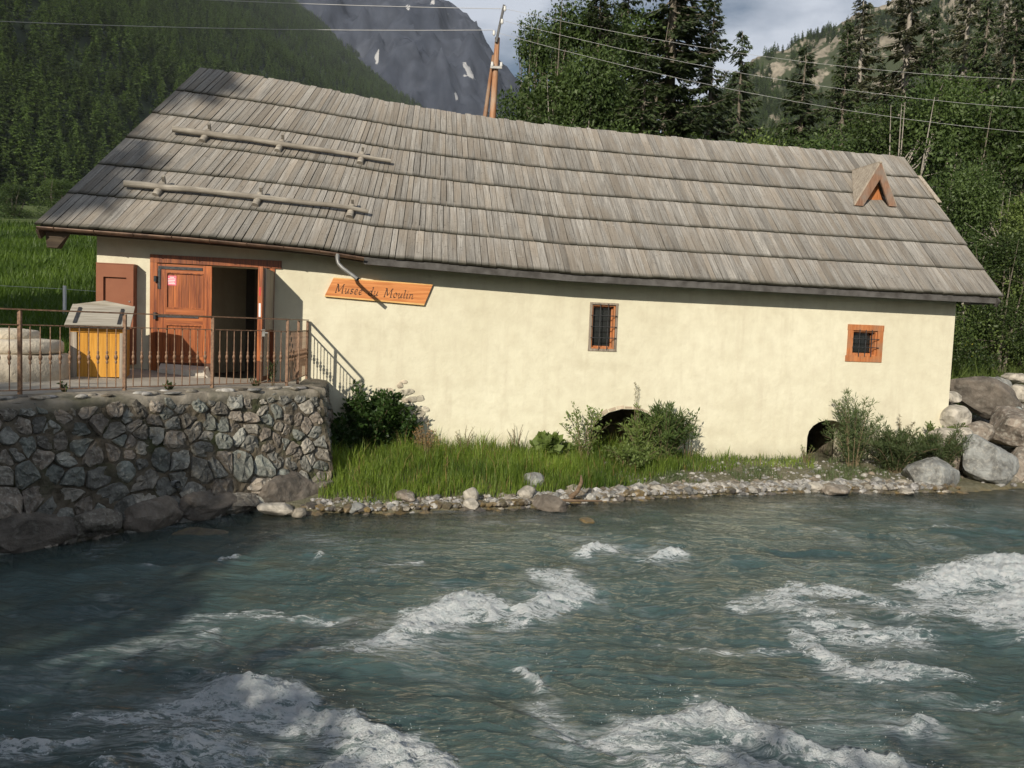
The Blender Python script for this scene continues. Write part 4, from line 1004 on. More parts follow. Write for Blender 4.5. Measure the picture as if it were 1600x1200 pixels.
def arc(cx, cz, rx, rz, a0, a1, n=9): return [(cx+rx*math.cos(math.radians(a0+(a1-a0)*k/n)), cz+rz*math.sin(math.radians(a0+(a1-a0)*k/n))) for k in range(n+1)]
G = {'M': (1.75, [[(.0, 0), (.25, 0)], [(.12, 0), (.22, 1.75)], [(.05, 1.75), (.25, 1.75), (.72, .25)], [(.72, .25), (1.32, 1.75)], [(1.3, 1.75), (1.42, 0)], [(1.32, 1.75), (1.55, 1.75)], [(1.28, 0), (1.58, 0)]]),
     'u': (.98, [[(.0, .92), (.12, 1.0), (.14, .9), (.12, .3)]+arc(.32, .27, .2, .27, 190, 330), [(.5, .15), (.66, .8)], [(.66, 1.0), (.66, .2), (.74, .02), (.92, .15)]]),
     's': (.72, [[(.52, .85)]+arc(.3, .76, .22, .24, 30, 200)+[(.3, .48)]+arc(.26, .25, .24, .25, 60, -160)]),
     'e': (.78, [[(.08, .45), (.4, .52)]+arc(.34, .74, .22, .26, -20, 160)+arc(.36, .38, .32, .38, 170, 320)]),
     'd': (.98, [arc(.36, .48, .30, .48, 60, 330), [(.74, 1.75), (.66, .25), (.74, .02), (.92, .15)], [(.6, 1.7), (.74, 1.75)], [(.5, .92), (.64, .7)]]),
     'o': (.86, [arc(.38, .5, .32, .5, 60, 425, 16)]),
     'l': (.48, [[(.02, 1.68), (.16, 1.75), (.14, .2), (.22, .02), (.4, .15)]]),
     'i': (.48, [[(.0, .9), (.14, 1.0), (.12, .2), (.2, .02), (.38, .15)], [(.15, 1.36), (.19, 1.42)]]),
     'n': (1.0, [[(.0, .9), (.14, 1.0), (.12, 0)], [(.13, .6), (.34, .92)]+arc(.44, .72, .2, .26, 120, 0)+[(.62, .2), (.7, .02), (.9, .15)]])}
X0, Z0, SC_ = .46, 3.272, .0895
m = MB(); x = 0
def nib(mb, pl, ox, acc=False):
    nv = (math.cos(math.radians(38))*.012, math.sin(math.radians(38))*.012)
    P_ = []
    for (px, pz) in pl:
        gx = px+pz*.20; X_ = X0+(ox+gx)*SC_; P_.append((X_-1.25, Z0-3.33+pz*SC_-(X_-X0)*.044))
    for (a, b) in zip(P_[:-1], P_[1:]):
        dx, dz = b[0]-a[0], b[1]-a[1]; l = math.hypot(dx, dz)+1e-9
        ox_, oz_ = -dz/l*.0035, dx/l*.0035
        hx, hz = nv[0]+abs(0)*ox_, nv[1]
        q = [(a[0]-hx+ox_, a[1]-hz+oz_), (a[0]+hx+ox_, a[1]+hz+oz_), (b[0]+hx-ox_, b[1]+hz-oz_), (b[0]-hx-ox_, b[1]-hz-oz_)]
        ar = sum(q[i][0]*q[(i+1) % 4][1]-q[(i+1) % 4][0]*q[i][1] for i in range(4))
        if ar < 0: q = q[::-1]
        h = 1e-4*random.random()
        mb.add([(p[0], -.0315-h, p[1]) for p in q], [(0, 1, 2, 3)], .5)
for ch in 'Musée du Moulin':
    if ch == ' ': x += 1.05; continue
    w, L_ = G['e' if ch == 'é' else ch]
    for pl in L_: nib(m, pl, x)
    if ch == 'é': nib(m, [(.34, 1.18), (.52, 1.55)], x)
    x += w+.12
m.build('lettering', M['ink'], SG)

# ------------------------------------------------------------------ terrace, retaining wall, railing
tp = []
for k in range(0, 9): tp.append(C1-NR*.22-DR*(.25+k*1.2))
mb = MB(); n_ = len(tp)
bkp = [np.array([p[0]-3.2+.9, p[1]+4.6]) for p in tp]
V = []; 
fr = [C1-DR*(.02+k*1.0)-NR*.18 for k in range(10)]
zt = lambda p: 1.66
wall_line = [W(-.1-k*.5, .02)[:2] for k in range(8)]
# strip from the wall-top line back to the building and the meadow
J = 9
rows = []
ends = [W(.20, -.004)[:2], W(-.9, -.004)[:2], W(-1.9, -.004)[:2], W(-2.9, -.004)[:2], W(-3.58, -.004)[:2], np.array([-8.6, 14.6]), np.array([-10., 13.6]), np.array([-11.5, 12.2]), np.array([-13, 10.5]), np.array([-14, 9.])]
for a, b in zip(fr, ends):
    L_ = []
    for j in range(J+1):
        p = a+(b-a)*j/J
        zz = 1.665+.02*vn(np.array(p[0]*1.3), np.array(p[1]*1.3), 0, 4)-.05*ss(p[0], -5.6, -4.2)*j/J+.10*ss(-p[0], 5.6, 6.6)*j/J
        L_.append((p[0], p[1], float(zz)))
    rows.append(L_)
V = [p for L_ in rows for p in L_]; F = []
for i in range(len(rows)-1):
    for j in range(J): F.append((i*(J+1)+j, i*(J+1)+j+1, (i+1)*(J+1)+j+1, (i+1)*(J+1)+j))
link('terrace', np_mesh('terrace', V, np.array(F), M['terrace'], smooth=True), kind='structure')

RW = empty('stone_wall', (C1[0], C1[1], 0), 0, label='rubble stone retaining wall holding the terrace above the river', cat='wall')
def wall_frame(p0, dr, nr, bat=.50, H=1.62):
    """u along, v down from the top, w out"""
    def f(u, v, w):
        q = p0+dr*u+nr*(bat*v/H+w); return np.array([q[0]-C1[0], q[1]-C1[1], H-v+w*.2])
    return f
def clip_poly(poly, px, py, qx, qy):
    mx_, my_ = (px+qx)/2, (py+qy)/2; nx_, ny_ = qx-px, qy-py; out = []
    for i in range(len(poly)):
        a = poly[i]; b = poly[(i+1) % len(poly)]
        da = (a[0]-mx_)*nx_+(a[1]-my_)*ny_; db = (b[0]-mx_)*nx_+(b[1]-my_)*ny_
        if da <= 0: out.append(a)
        if (da < 0) != (db < 0) and da != db:
            t = da/(da-db); out.append((a[0]+(b[0]-a[0])*t, a[1]+(b[1]-a[1])*t))
    return out
def rubble(f, U, H, seed, rmin=.115, rmax=.20, name='stone'):
    rs = np.random.RandomState(seed); P_ = []
    for _ in range(9000):
        u, v = rs.uniform(0, U), rs.uniform(.02, H); r = (rmin+(rmax-rmin)*(v/H)**1.5)*rs.choice([.55, .85, 1.15, 1.7], p=[.25, .35, .28, .12])
        if all(((u-a)/1.4)**2+(v-b)**2 > (.5*(r+c)*1.50)**2 for a, b, c in P_): P_.append((u, v, r))
    P_ = [(a+.035*rs.normal(), b+.03*rs.normal(), c) for a, b, c in P_]
    out = 0
    for (u, v, r) in P_:
        poly = [(max(-.0, u-.6), max(0, v-.5)), (min(U, u+.6), max(0, v-.5)), (min(U, u+.6), min(H+.1, v+.5)), (max(-.0, u-.6), min(H+.1, v+.5))]
        for (a, b, c) in P_:
            if (a, b) != (u, v) and abs(a-u) < 1.1 and abs(b-v) < .9:
                poly = clip_poly(poly, u, v*1.0, a, b)
                if len(poly) < 3: break
        if len(poly) < 3: continue
        # resample to 11 points, round the corners
        c_ = np.mean(poly, axis=0); poly = np.array(poly)
        seg = np.linalg.norm(np.roll(poly, -1, 0)-poly, axis=1); cum = np.concatenate([[0], np.cumsum(seg)]); n_ = 12
        q = []
        for k in range(n_):
            t = cum[-1]*k/n_; i = np.searchsorted(cum, t, side='right')-1; i = min(i, len(poly)-1); w = (t-cum[i])/max(seg[i], 1e-6)
            q.append(poly[i]*(1-w)+poly[(i+1) % len(poly)]*w)
        q = np.array(q); q = .04*np.roll(q, 1, 0)+.92*q+.04*np.roll(q, -1, 0)
        area = .5*abs(np.sum(q[:, 0]*np.roll(q[:, 1], -1)-np.roll(q[:, 0], -1)*q[:, 1]))
        if area < .003: continue
        sz = math.sqrt(area); g = 1-.010/sz-rs.uniform(-.03, .04)-(.18 if rs.uniform() < .10 else 0); dep = .012+min(.08, sz*.17)*rs.uniform(.5, 1.4)
        c_ = q.mean(0); q = c_+(q-c_)*g*(1+rs.uniform(-.07, .06, (n_, 1)))
        V = []; tilt = rs.uniform(-.28, .28, 2)
        for sc, w in ((1.0, -.10), (.99, dep*.30), (.86, dep*.85), (.50, dep*1.0)):
            for k in range(n_):
                p = c_+(q[k]-c_)*sc; ww = w if sc == 1. else w+tilt@(p-c_)*1.+rs.uniform(-.020, .020)*(sz/.25)
                V.append(f(p[0], p[1], ww))
        V.append(f(c_[0], c_[1], dep*1.05))
        F = []; T_ = []
        flip = f(0, 0, 0)
        for j in range(3):
            for k in range(n_):
                F.append((j*n_+k, j*n_+(k+1) % n_, (j+1)*n_+(k+1) % n_, (j+1)*n_+k))
        for k in range(n_): T_.append((3*n_+k, 3*n_+(k+1) % n_, 4*n_))
        F = np.array(F); T_ = np.array(T_)
        me = np_mesh(name, V, [F, T_], M['wall_stone'], tone=np.full(len(F)+len(T_), rs.uniform(0, 1)), smooth=False)
        bm = bmesh.new(); bm.from_mesh(me); bmesh.ops.recalc_face_normals(bm, faces=bm.faces)
        bm.to_mesh(me); bm.free()
        link(name, me, RW); out += 1
    return out
ff = wall_frame(C1, -DR, NR); fs = wall_frame(C1, SD, SN, .25)
n1 = rubble(ff, 7.4, 1.78, 4); n2 = rubble(fs, 2.1, 1.6, 8)
print('wall stones', n1, n2)
# mortar core: front and side faces with rough surface
def core(f, U, H, name):
    us = np.arange(-.06, U+.05, .06); vs = np.arange(-.0, H+.35, .06); V = []
    for v in vs:
        for u in us: V.append(f(u, v, float(.016+.030*vn(np.array(u*9.), np.array(v*9.), 0, 8)+.012*vn(np.array(u*25.), np.array(v*25.), 0, 9))))
    i = np.arange(len(us)*len(vs)).reshape(len(vs), len(us)); F = np.stack([i[:-1, :-1], i[1:, :-1], i[1:, 1:], i[:-1, 1:]], -1).reshape(-1, 4)
    return link(name, np_mesh(name, V, F, M['mortar'], smooth=False), RW)
core(ff, 11, 1.7, 'mortar'); core(fs, 2.1, 1.7, 'mortar')
# top ledge with a rough edge
us = np.arange(-.12, 11, .1); V = []
for u in us:
    for k, (w, z) in enumerate(((.06, 1.50), (.075, 1.585), (.03, 1.645), (-.12, 1.672), (-.36, 1.69))):
        p = C1-DR*u+NR*(w+.03*float(vn(np.array(u*4.), np.array(k*1.7), 0, 14))); V.append((p[0]-C1[0], p[1]-C1[1], z+.022*float(vn(np.array(u*3.), np.array(k*2.1), 0, 15))))
i = np.arange(len(V)).reshape(len(us), 5); F = np.stack([i[:-1, :-1], i[:-1, 1:], i[1:, 1:], i[1:, :-1]], -1).reshape(-1, 4)
link('coping', np_mesh('coping', V, F, M['cap'], smooth=True), RW)
us = np.arange(-.1, 2.15, .1); V = []
for u in us:
    for k, (w, z) in enumerate(((.05, 1.50), (.06, 1.59), (.02, 1.655), (-.15, 1.678), (-.36, 1.675))):
        p = C1+SD*u+SN*(w+.02*float(vn(np.array(u*4.), np.array(k*1.7), 0, 18))); V.append((p[0]-C1[0], p[1]-C1[1], z+.02*float(vn(np.array(u*3.), np.array(k*2.1), 0, 19))))
i = np.arange(len(V)).reshape(len(us), 5); F = np.stack([i[:-1, :-1], i[1:, :-1], i[1:, 1:], i[:-1, 1:]], -1).reshape(-1, 4)
link('coping', np_mesh('coping', V, F, M['cap'], smooth=True), RW)
rs = np.random.RandomState(23)
for k in range(34):        # flat shards bedded in the ledge
    u = rs.uniform(0, 5.2); p = C1-DR*u-NR*rs.uniform(-.02, .25)
    V, F = rock_geo(2, (rs.uniform(.07, .17), rs.uniform(.05, .09), rs.uniform(.02, .04)), 300+k, 6, .2); V = rot_z(V, math.atan2(DR[1], DR[0])+rs.uniform(-.3, .3))
    link('ledge_stone', np_mesh('ledge_stone', V+np.array([p[0]-C1[0], p[1]-C1[1], 1.672]), F, M['pebble'], tone=np.full(len(F), rs.uniform(0, 1)), smooth=True), RW)
# drain pipe in the wall
pp = ff(2.55, 1.12, .0); m = MB(); q0 = Vector(pp); q1 = q0+Vector((NR[0]*.12, NR[1]*.12, -.01))
m.tube([q0, q1], .05, 14, .6, cap=False); m.tube([q1, q0], .042, 14, .3, cap=False); m.build('drain_pipe', M['plastic'], RW)
# large footing boulders at the waterline
for k, (u, sx, sz, c) in enumerate(((.22, .20, .16, 0), (.80, .55, .34, 1), (1.60, .34, .16, 0), (2.15, .46, .25, 1), (2.9, .40, .34, 1), (3.62, .34, .2, 0), (4.35, .55, .28, 1), (5.2, .4, .38, 0), (6.1, .6, .3, 1), (7.0, .5, .3, 0))):
    p = C1-DR*u+NR*.44; V, F = rock_geo(4, (sx, .26, sz), 500+k, 12, .2); V = rot_z(rot_y(V, rs.uniform(-.25, .25)), math.atan2(DR[1], DR[0]))
    link('footing_stone', np_mesh('footing_stone', V+np.array([p[0]-C1[0], p[1]-C1[1], .12+.04*rs.uniform(-1, 1)]), F, M['boulder_brown' if c else 'wall_stone'], tone=np.full(len(F), .5)), RW)

# railing
RL = empty('railing', (RAILP[0], RAILP[1], 0), 0, label='rusty brown iron railing with beaded balusters along the terrace edge', cat='railing')
def R3(p, z): return (p[0]-RAILP[0], p[1]-RAILP[1], z)
wp_ = W(-.02, -.06)[:2]; sd2 = (wp_-RAILP); LS = np.linalg.norm(sd2); sd2 = sd2/LS
posts = [RAILP-DR*1.28*k for k in range(0, 8)]
for k, p in enumerate(posts):
    m = MB(); m.box(p[0]-RAILP[0]-.02, p[0]-RAILP[0]+.02, p[1]-RAILP[1]-.02, p[1]-RAILP[1]+.02, 1.64, 2.73, .6); m.build('post', M['rust'], RL)
for q in (RAILP+sd2*LS*.52, wp_):
    m = MB(); m.box(q[0]-RAILP[0]-.02, q[0]-RAILP[0]+.02, q[1]-RAILP[1]-.02, q[1]-RAILP[1]+.02, 1.64, 2.73, .6); m.build('post', M['rust'], RL)
far = posts[-1]
for (z, w, h, nm) in ((2.745, .045, .018, 'handrail'), (2.555, .03, .012, 'rail'), (1.745, .03, .012, 'rail')):
    m = MB(); m.beam(R3(far, z), R3(RAILP, z), w, h); m.build(nm, M['rust'], RL)
    m = MB(); m.beam(R3(RAILP, z+.001), R3(wp_, z+.001), w, h); m.build(nm, M['rust'], RL)
def bal_mesh():
    m = MB(); prof = [(1.745, .0075), (2.06, .0075), (2.075, .017), (2.095, .018), (2.11, .0095), (2.125, .020), (2.15, .026), (2.175, .020), (2.19, .0095), (2.205, .018), (2.225, .017), (2.24, .0075), (2.555, .0075)]
    m.tube([(0, 0, z) for z, r in prof], [r for z, r in prof], 6, .6, cap=False); return m.mesh('baluster', M['rust'])
bme = bal_mesh()
for k in range(7):
    for j in range(1, 11):
        p = posts[k]+(posts[k+1]-posts[k])*j/11.; link('baluster', bme, RL, R3(p, 0))
for j in range(1, 17):
    if j == 8: continue
    p = RAILP+sd2*LS*j/16.5; link('baluster', bme, RL, R3(p, 0))

# pale stone step against the left door leaf
V, F = rock_geo(3, (1, 1, 1), 77, 0, .04)
m = MB(); m.hexa([(-2.56, -.30, 1.55), (-1.62, -.30, 1.55), (-1.62, -.06, 1.55), (-2.56, -.06, 1.55), (-2.55, -.29, 1.79), (-1.80, -.29, 1.79), (-1.74, -.07, 1.84), (-2.54, -.07, 1.88)])
st = m.build('stone_step', M['slab'], None, W(0, 0), label='pale stone slab set against the foot of the closed door leaf', cat='step'); st.rotation_euler = (0, 0, A)
m = MB(); m.box(-2.5, -1.75, -.40, -.302, 1.60, 1.68); wb = m.build('plank', M['grey_wood_h'], None, W(0, 0), label='short grey plank lying in front of the pale stone slab at the door', cat='plank'); wb.rotation_euler = (0, 0, A)

# brown cabinet on the wall
CB = empty('wall_cabinet', W(-3.26, -.005, 0), A, label='brown painted cabinet with a recessed panel fixed at the left end of the wall', cat='cabinet')
m = MB(); m.box(-.30, .30, -.20, 0, 1.85, 3.58, .5); m.build('body', M['brown_paint'], CB)
m = MB(); m.box(-.31, .31, -.225, -.0, 3.582, 3.60, .4); m.build('top', M['brown_paint'], CB)
m = MB(); m.box(-.30, -.185, -.245, -.201, 1.86, 3.578, .5); m.box(.185, .30, -.245, -.201, 1.86, 3.578, .5); m.box(-.185, .185, -.245, -.201, 3.36, 3.578, .5); m.box(-.185, .185, -.245, -.201, 1.86, 2.2, .5); m.build('door', M['brown_paint'], CB)
m = MB(); m.tube([(.24, -.25, 2.95), (.24, -.262, 2.95)], .012, 8); m.build('lock', M['zinc'], CB)

# wooden bin with a sloping lid
BN = empty('wooden_bin', (-6.14, 12.88, 1.70), math.radians(20), label='yellow plank bin with a sloping grey hinged lid standing behind the railing', cat='bin')
bw, bd, bh = .78, .62, .80
m = MB(); m.box(-bw+.09, -.09, .012, .05, .03, bh-.07, .5); m.build('backing', M['deck'], BN)
for k in range(4):
    w = (bw-.18)/4; m = MB(); m.box(-bw+.09+k*w+.003, -bw+.09+(k+1)*w-.003, .0, .03, .03, bh-.072, [.5, .65, .45, .6][k]); m.build('plank', M['yellow'], BN)
m = MB(); m.box(-bw, -bw+.088, -.02, .04, 0, bh-.072, .6); m.build('corner_post', M['grey_wood'], BN)
m = MB(); m.box(-.088, 0, -.02, .04, 0, bh-.072, .6); m.build('corner_post', M['grey_wood'], BN)
m = MB(); m.box(-bw, 0, -.022, .04, bh-.07, bh, .7); m.build('top_rail', M['yellow'], BN)
for x0 in (-.03, -bw):
    m = MB(); m.add([(x0, .04, 0), (x0, bd, 0), (x0, bd, bh+.25), (x0, .04, bh), (x0+.03, .04, 0), (x0+.03, bd, 0), (x0+.03, bd, bh+.25), (x0+.03, .04, bh)], [(3, 2, 1, 0)[::-1], (4, 5, 6, 7), (0, 1, 5, 4), (1, 2, 6, 5), (2, 3, 7, 6), (3, 0, 4, 7)], .4); m.build('side', M['yellow'], BN)
m = MB(); m.box(-bw, 0, bd-.03, bd, 0, bh+.2, .4); m.build('back', M['grey_wood'], BN)
def lidp(x, t, up): return (x, -.09+(bd+.14)*t, bh+.015+.32*t+up)
for k in range(4):
    t0, t1 = k/4+.004, (k+1)/4-.004
    m = MB(); m.hexa([lidp(-bw-.07, t0, 0), lidp(.07, t0, 0), lidp(.07, t1, 0), lidp(-bw-.07, t1, 0), lidp(-bw-.07, t0, .03), lidp(.07, t0, .03), lidp(.07, t1, .03), lidp(-bw-.07, t1, .03)], [.5, .6, .5, .55][k]); m.build('lid_board', M['grey_wood_h'], BN)
m = MB(); m.add([(-bw-.05, bd+.04, bh+.30), (.05, bd+.04, bh+.30), (.05, bd+.04, bh+.36), (-bw*.5, bd+.04, bh+.44), (-bw-.05, bd+.04, bh+.36), (-bw-.05, bd+.07, bh+.30), (.05, bd+.07, bh+.30), (.05, bd+.07, bh+.36), (-bw*.5, bd+.07, bh+.44), (-bw-.05, bd+.07, bh+.36)], [(0, 1, 2, 3, 4), (9, 8, 7, 6, 5), (1, 6, 7, 2), (2, 7, 8, 3), (3, 8, 9, 4), (4, 9, 5, 0)], .5); m.build('top_board', M['grey_wood_h'], BN)
for x in (-bw+.06, -.10):
    m = MB(); m.beam(lidp(x, .05, .04), lidp(x, .80, .04), .045, .015); m.build('strap', M['iron'], BN)
m = MB(); m.box(-bw-.06, .06, -.115, -.092, bh-.01, bh+.035, .1); m.build('front_edge', M['deck'], BN)

# millstones
def mill(r, z0, z1, ch, seed, hole=0):
    V = []; n_ = 40; prof = [(0, z0), (r*.95, z0), (r, z0+.03), (r*1.0, (z0+z1)/2), (r*.99, z1-ch*.6), (r*.93, z1), (r*.5, z1+.02), (0, z1+.03)]
    for (rr, z) in prof:
        for k in range(n_):
            a = 2*PI*k/n_; q = rr*(1+.035*float(vn(np.array(math.cos(a)*2+seed), np.array(math.sin(a)*2), np.array(z*3), seed))); V.append((q*math.cos(a), q*math.sin(a), z+.012*float(vn(np.array(math.cos(a)*3*rr), np.array(math.sin(a)*3*rr), 0, seed+1))))
    F = [(i*n_+k, i*n_+(k+1) % n_, (i+1)*n_+(k+1) % n_, (i+1)*n_+k) for i in range(len(prof)-1) for k in range(n_)]
    return V, np.array(F)
V, F = mill(.82, 0, .43, .02, 3)
link('millstone', np_mesh('millstone', V, F, M['millstone'], tone=np.full(len(F), .45), smooth=True), None, (-7.55, 12.12, 1.66), label='thick round lower millstone lying flat behind the railing', cat='millstone', group='old millstones on the terrace')
V, F = mill(.77, 0, .20, .06, 9); o = link('millstone', np_mesh('millstone', V, F, M['millstone'], tone=np.full(len(F), .55), smooth=True), None, (-7.57, 12.14, 2.095), label='thinner upper millstone with a raised hub, stacked on the thick one', cat='millstone', group='old millstones on the terrace')
V, F = mill(.46, 0, .15, .05, 12); link('hub', np_mesh('hub', V, F, M['millstone'], tone=np.full(len(F), .6), smooth=True), o, (-.02, 0, .19))

# ------------------------------------------------------------------ boulders, shore stones, gravel
GB = 'boulders piled at the right end of the mill'
B = [((8.22, 15.7, .20), (.66, .50, .36), 1, 'boulder_grey', 'bluish grey boulder with a flat face at the water edge under the willow shrub', .2, .12),
 ((9.54, 16.2, .42), (.60, .6, .60), 2, 'boulder_grey', 'largest rounded grey boulder with white veins beside the water', .8, -.25),
 ((8.92, 16.5, .44), (.52, .4, .36), 3, 'boulder_red', 'reddish brown boulder wedged between the two grey boulders', .2, .2),
 ((10.86, 18.8, 1.56), (.90, .7, .50), 4, 'boulder_brown', 'big dark brown boulder resting highest against the building corner', -.1, .32),
 ((9.66, 17.6, 1.12), (.36, .35, .33), 5, 'boulder_pale', 'rounded pale cream boulder below the dark brown one', .5, 0),
 ((10.85, 17.4, .98), (.66, .6, .55), 6, 'boulder_red', 'long brownish grey boulder at the right edge above the veined one', -.4, .2),
 ((9.25, 17.0, .78), (.45, .3, .22), 7, 'boulder_pale', 'low pale stone slab touching the foot of the plaster corner', .1, .1),
 ((10.10, 17.3, .92), (.42, .3, .22), 8, 'boulder_red', 'medium brown stone under the gap below the dark boulder', .3, .1),
 ((11.92, 19.9, 1.72), (.42, .3, .30), 9, 'boulder_grey', 'slanting light grey stone right of the dark brown boulder', .4, .5),
 ((12.25, 19.6, 1.62), (.40, .4, .24), 10, 'boulder_pale', 'light stone behind the slanting grey one at the frame edge', 0, .2),
 ((12.7, 20.6, 1.95), (.34, .3, .18), 11, 'boulder_pale', 'small pale stone highest on the right bank', .3, .1),
 ((9.75, 18.0, 1.58), (.22, .2, .14), 12, 'boulder_pale', 'small white stone in the crevice beside the wall corner', 0, 0),
 ((9.6, 17.1, .88), (.24, .2, .13), 13, 'boulder_pale', 'small pale stone lying in front of the rounded cream boulder', 0, 0),
 ((10.35, 16.3, .30), (.45, .4, .42), 14, 'boulder_red', 'brown boulder cut by the right edge, standing in the water beside the veined one', .5, 0),
 ((11.35, 18.4, 1.25), (.40, .3, .24), 15, 'boulder_grey', 'blue grey stone on top of the long brownish boulder', .5, .2)]
for k, (loc, sz, sd, mt, lab, rz, ry) in enumerate(B):
    boulder('boulder', loc, sz, 40+sd, M[mt], lab, rz, ry, 4, 11, .16, group=GB)
SS_ = [((-3.28, 11.42, .05), (.30, .16, .11), 'boulder_pale', 'pale flat stone at the water edge at the foot of the retaining wall'),
 ((-2.95, 11.36, .02), (.12, .1, .09), 'pebble', 'small white stone just right of the flat one by the wall'),
 ((-2.20, 11.70, .04), (.17, .12, .08), 'boulder_grey', 'flat bluish stone lying in front of the tall grass'),
 ((-1.55, 12.25, .12), (.28, .15, .09), 'boulder_red', 'long tan stone at the lower edge of the tall grass'),
 ((-.58, 12.42, .14), (.13, .12, .14), 'boulder_pale', 'upright white stone standing among the shore gravel'),
 ((-.55, 12.20, .05), (.13, .12, .11), 'boulder_pale', 'squat grey white stone directly below the upright white one'),
 ((.30, 12.80, .13), (.19, .14, .13), 'boulder_pale', 'large white angular stone left of the dark reddish rock'),
 ((.42, 13.45, .22), (.25, .2, .15), 'boulder_grey', 'grey rock half buried in the grass below dry stalks'),
 ((.66, 12.42, .05), (.32, .2, .15), 'boulder_brown', 'dark reddish wet rock at the waterline'),
 ((5.6, 14.75, .04), (.20, .15, .10), 'boulder_pale', 'white stone on the gravel left of the pinkish one'),
 ((5.95, 14.62, .03), (.34, .22, .12), 'boulder_red', 'pinkish flat boulder at the waterline below the right arch'),
 ((7.4, 15.0, -.02), (.30, .14, .07), 'boulder_pale', 'pale wet slab in the shallow water before the grey boulders'),
 ((1.15, 11.60, -.03), (.14, .12, .09), 'wet_pebble', 'ochre stone breaking the surface of the shallows'),
 ((2.6, 13.9, .06), (.15, .12, .09), 'boulder_pale', 'rounded white stone in the middle of the gravel strip'),
 ((-3.9, 10.2, -.08), (.4, .3, .14), 'wet_pebble', 'submerged brown rock off the retaining wall')]
for k, (loc, sz, mt, lab) in enumerate(SS_):
    boulder('stone', loc, sz, 120+k, M[mt], lab, k*.7, 0, 3, 9, .14, cat='stone', group='stones along the waterline')
def gravel(name, pts, sizes, m, label, seed):
    rs = np.random.RandomState(seed); base = []
    for k in range(8):
        V, F = rock_geo(1 if len(pts) > 1500 else 2, (1, .8, .6), seed*10+k, 5, .2); base.append((V, F))
    Vs, Fs, Ts, off = [], [], [], 0
    for p, s in zip(pts, sizes):
        V, F = base[rs.randint(8)]; V2 = rot_z(V*s, rs.uniform(0, 6.28))+p; Vs.append(V2); Fs.append(F+off); Ts.append(np.full(len(F), rs.uniform(0, 1))); off += len(V)
    return link(name, np_mesh(name, np.concatenate(Vs), np.concatenate(Fs), m, tone=np.concatenate(Ts), smooth=False), kind='stuff', label=label)
rs = np.random.RandomState(31)
def shore_pts(n, x0, x1, d0, d1, emb=0.):
    X = rs.uniform(x0, x1, n); d = rs.uniform(d0, d1, n); Y = shore(X)+d/.87
    return X, Y, ground_z(X, Y)
X, Y, Z = shore_pts(5200, -2.9, 8.3, -.02, .42)
sz = rs.gamma(1.9, .014, len(X))+.012; sz = np.minimum(sz, .12)*(1.2-.4*(X < 0)); k = rs.uniform(0, 1, len(X)) < np.where(X > .8, 1, .55); 
gravel('gravel', np.stack([X, Y, Z+sz*.15], -1)[k], sz[k], M['pebble'], 'strip of white and grey pebbles along the waterline', 3)
X, Y, Z = shore_pts(2600, -3.2, 8.6, -.75, .12)
sz = np.minimum(rs.gamma(2.2, .02, len(X))+.02, .13); gravel('wet_gravel', np.stack([X, Y, Z+sz*.1], -1), sz, M['wet_pebble'], 'wet brown pebbles in the shallows', 4)
X, Y, Z = shore_pts(1100, 1.5, 9.5, .5, 2.2); sz = np.minimum(rs.gamma(1.6, .012, len(X))+.008, .08)
s_, d_ = to_wall(X, Y); k = d_ < -.05; gravel('gravel', np.stack([X, Y, Z], -1)[k], sz[k], M['pebble'], 'loose small stones on the bare bank below the wall', 5)
X = rs.uniform(9.3, 13.5, 420); Y = rs.uniform(15.8, 21.5, 420); Z = ground_z(X, Y); k = (Y > shore(X)+.0); sz = rs.gamma(2, .05, 420)+.03
gravel('rubble', np.stack([X, Y, Z], -1)[k], np.minimum(sz, .26)[k], M['pebble'], 'pale rubble between the boulders on the right bank', 6)
# driftwood
m = MB(); m.tube([(1.0, 12.75, .10), (1.10, 12.72, .2), (1.16, 12.74, .36), (1.15, 12.76, .46)], [.05, .035, .03, .012], 7); m.tube([(.5, 12.5, .10), (1.0, 12.6, .08), (1.5, 12.75, .06)], [.02, .025, .012], 6); m.build('driftwood', M['driftwood'], label='forked brown driftwood root at the edge of the pebbles', cat='driftwood')

# ------------------------------------------------------------------ grass
def blades(name, P, H, lean, wdt, m, tone, label):
    n = len(P); rs = np.random.RandomState(len(P)); a = rs.uniform(0, 2*PI, n); out = np.stack([np.cos(a), np.sin(a), 0*a], -1)
    side = np.stack([-np.sin(a+rs.uniform(-.8, .8, n)), np.cos(a), 0*a], -1); H = H[:, None]; w = wdt[:, None]
    b0 = P-side*w; b1 = P+side*w; mid = P+np.array([0, 0, 1.])*H*.55+out*H*lean[:, None]*.3; m0 = mid-side*w*.8; m1 = mid+side*w*.8
    tip = P+np.array([0, 0, 1.])*H*(1-.25*lean[:, None])+out*H*lean[:, None]
    V = np.stack([b0, b1, m1, m0, tip], 1).reshape(-1, 3); i = np.arange(n)[:, None]*5
    return link(name, np_mesh(name, V, [i+np.array([0, 1, 2, 3]), i+np.array([3, 2, 4])], m, tone=np.concatenate([tone, tone])), kind='stuff', label=label)
rs = np.random.RandomState(41)
n = 52000; X = rs.uniform(-3.3, 6.2, n); d = rs.uniform(.10, 4.5, n); Y = shore(X)+d/.87; s, dw = to_wall(X, Y)
sd_side = ((X-C1[0])*SN[0]+(Y-C1[1])*SN[1])
edge = .35+.25*vn(X*1.5, Y*0, 0, 5)+.95*ss(X, .6, 5.)
k = (dw < -.02) & (d > edge) & (sd_side > .12) & ((X-C1[0])*NR[0]+(Y-C1[1])*NR[1] > -3) & (rs.uniform(0, 1, n) < 1-.75*ss(X, 2.2, 6.))
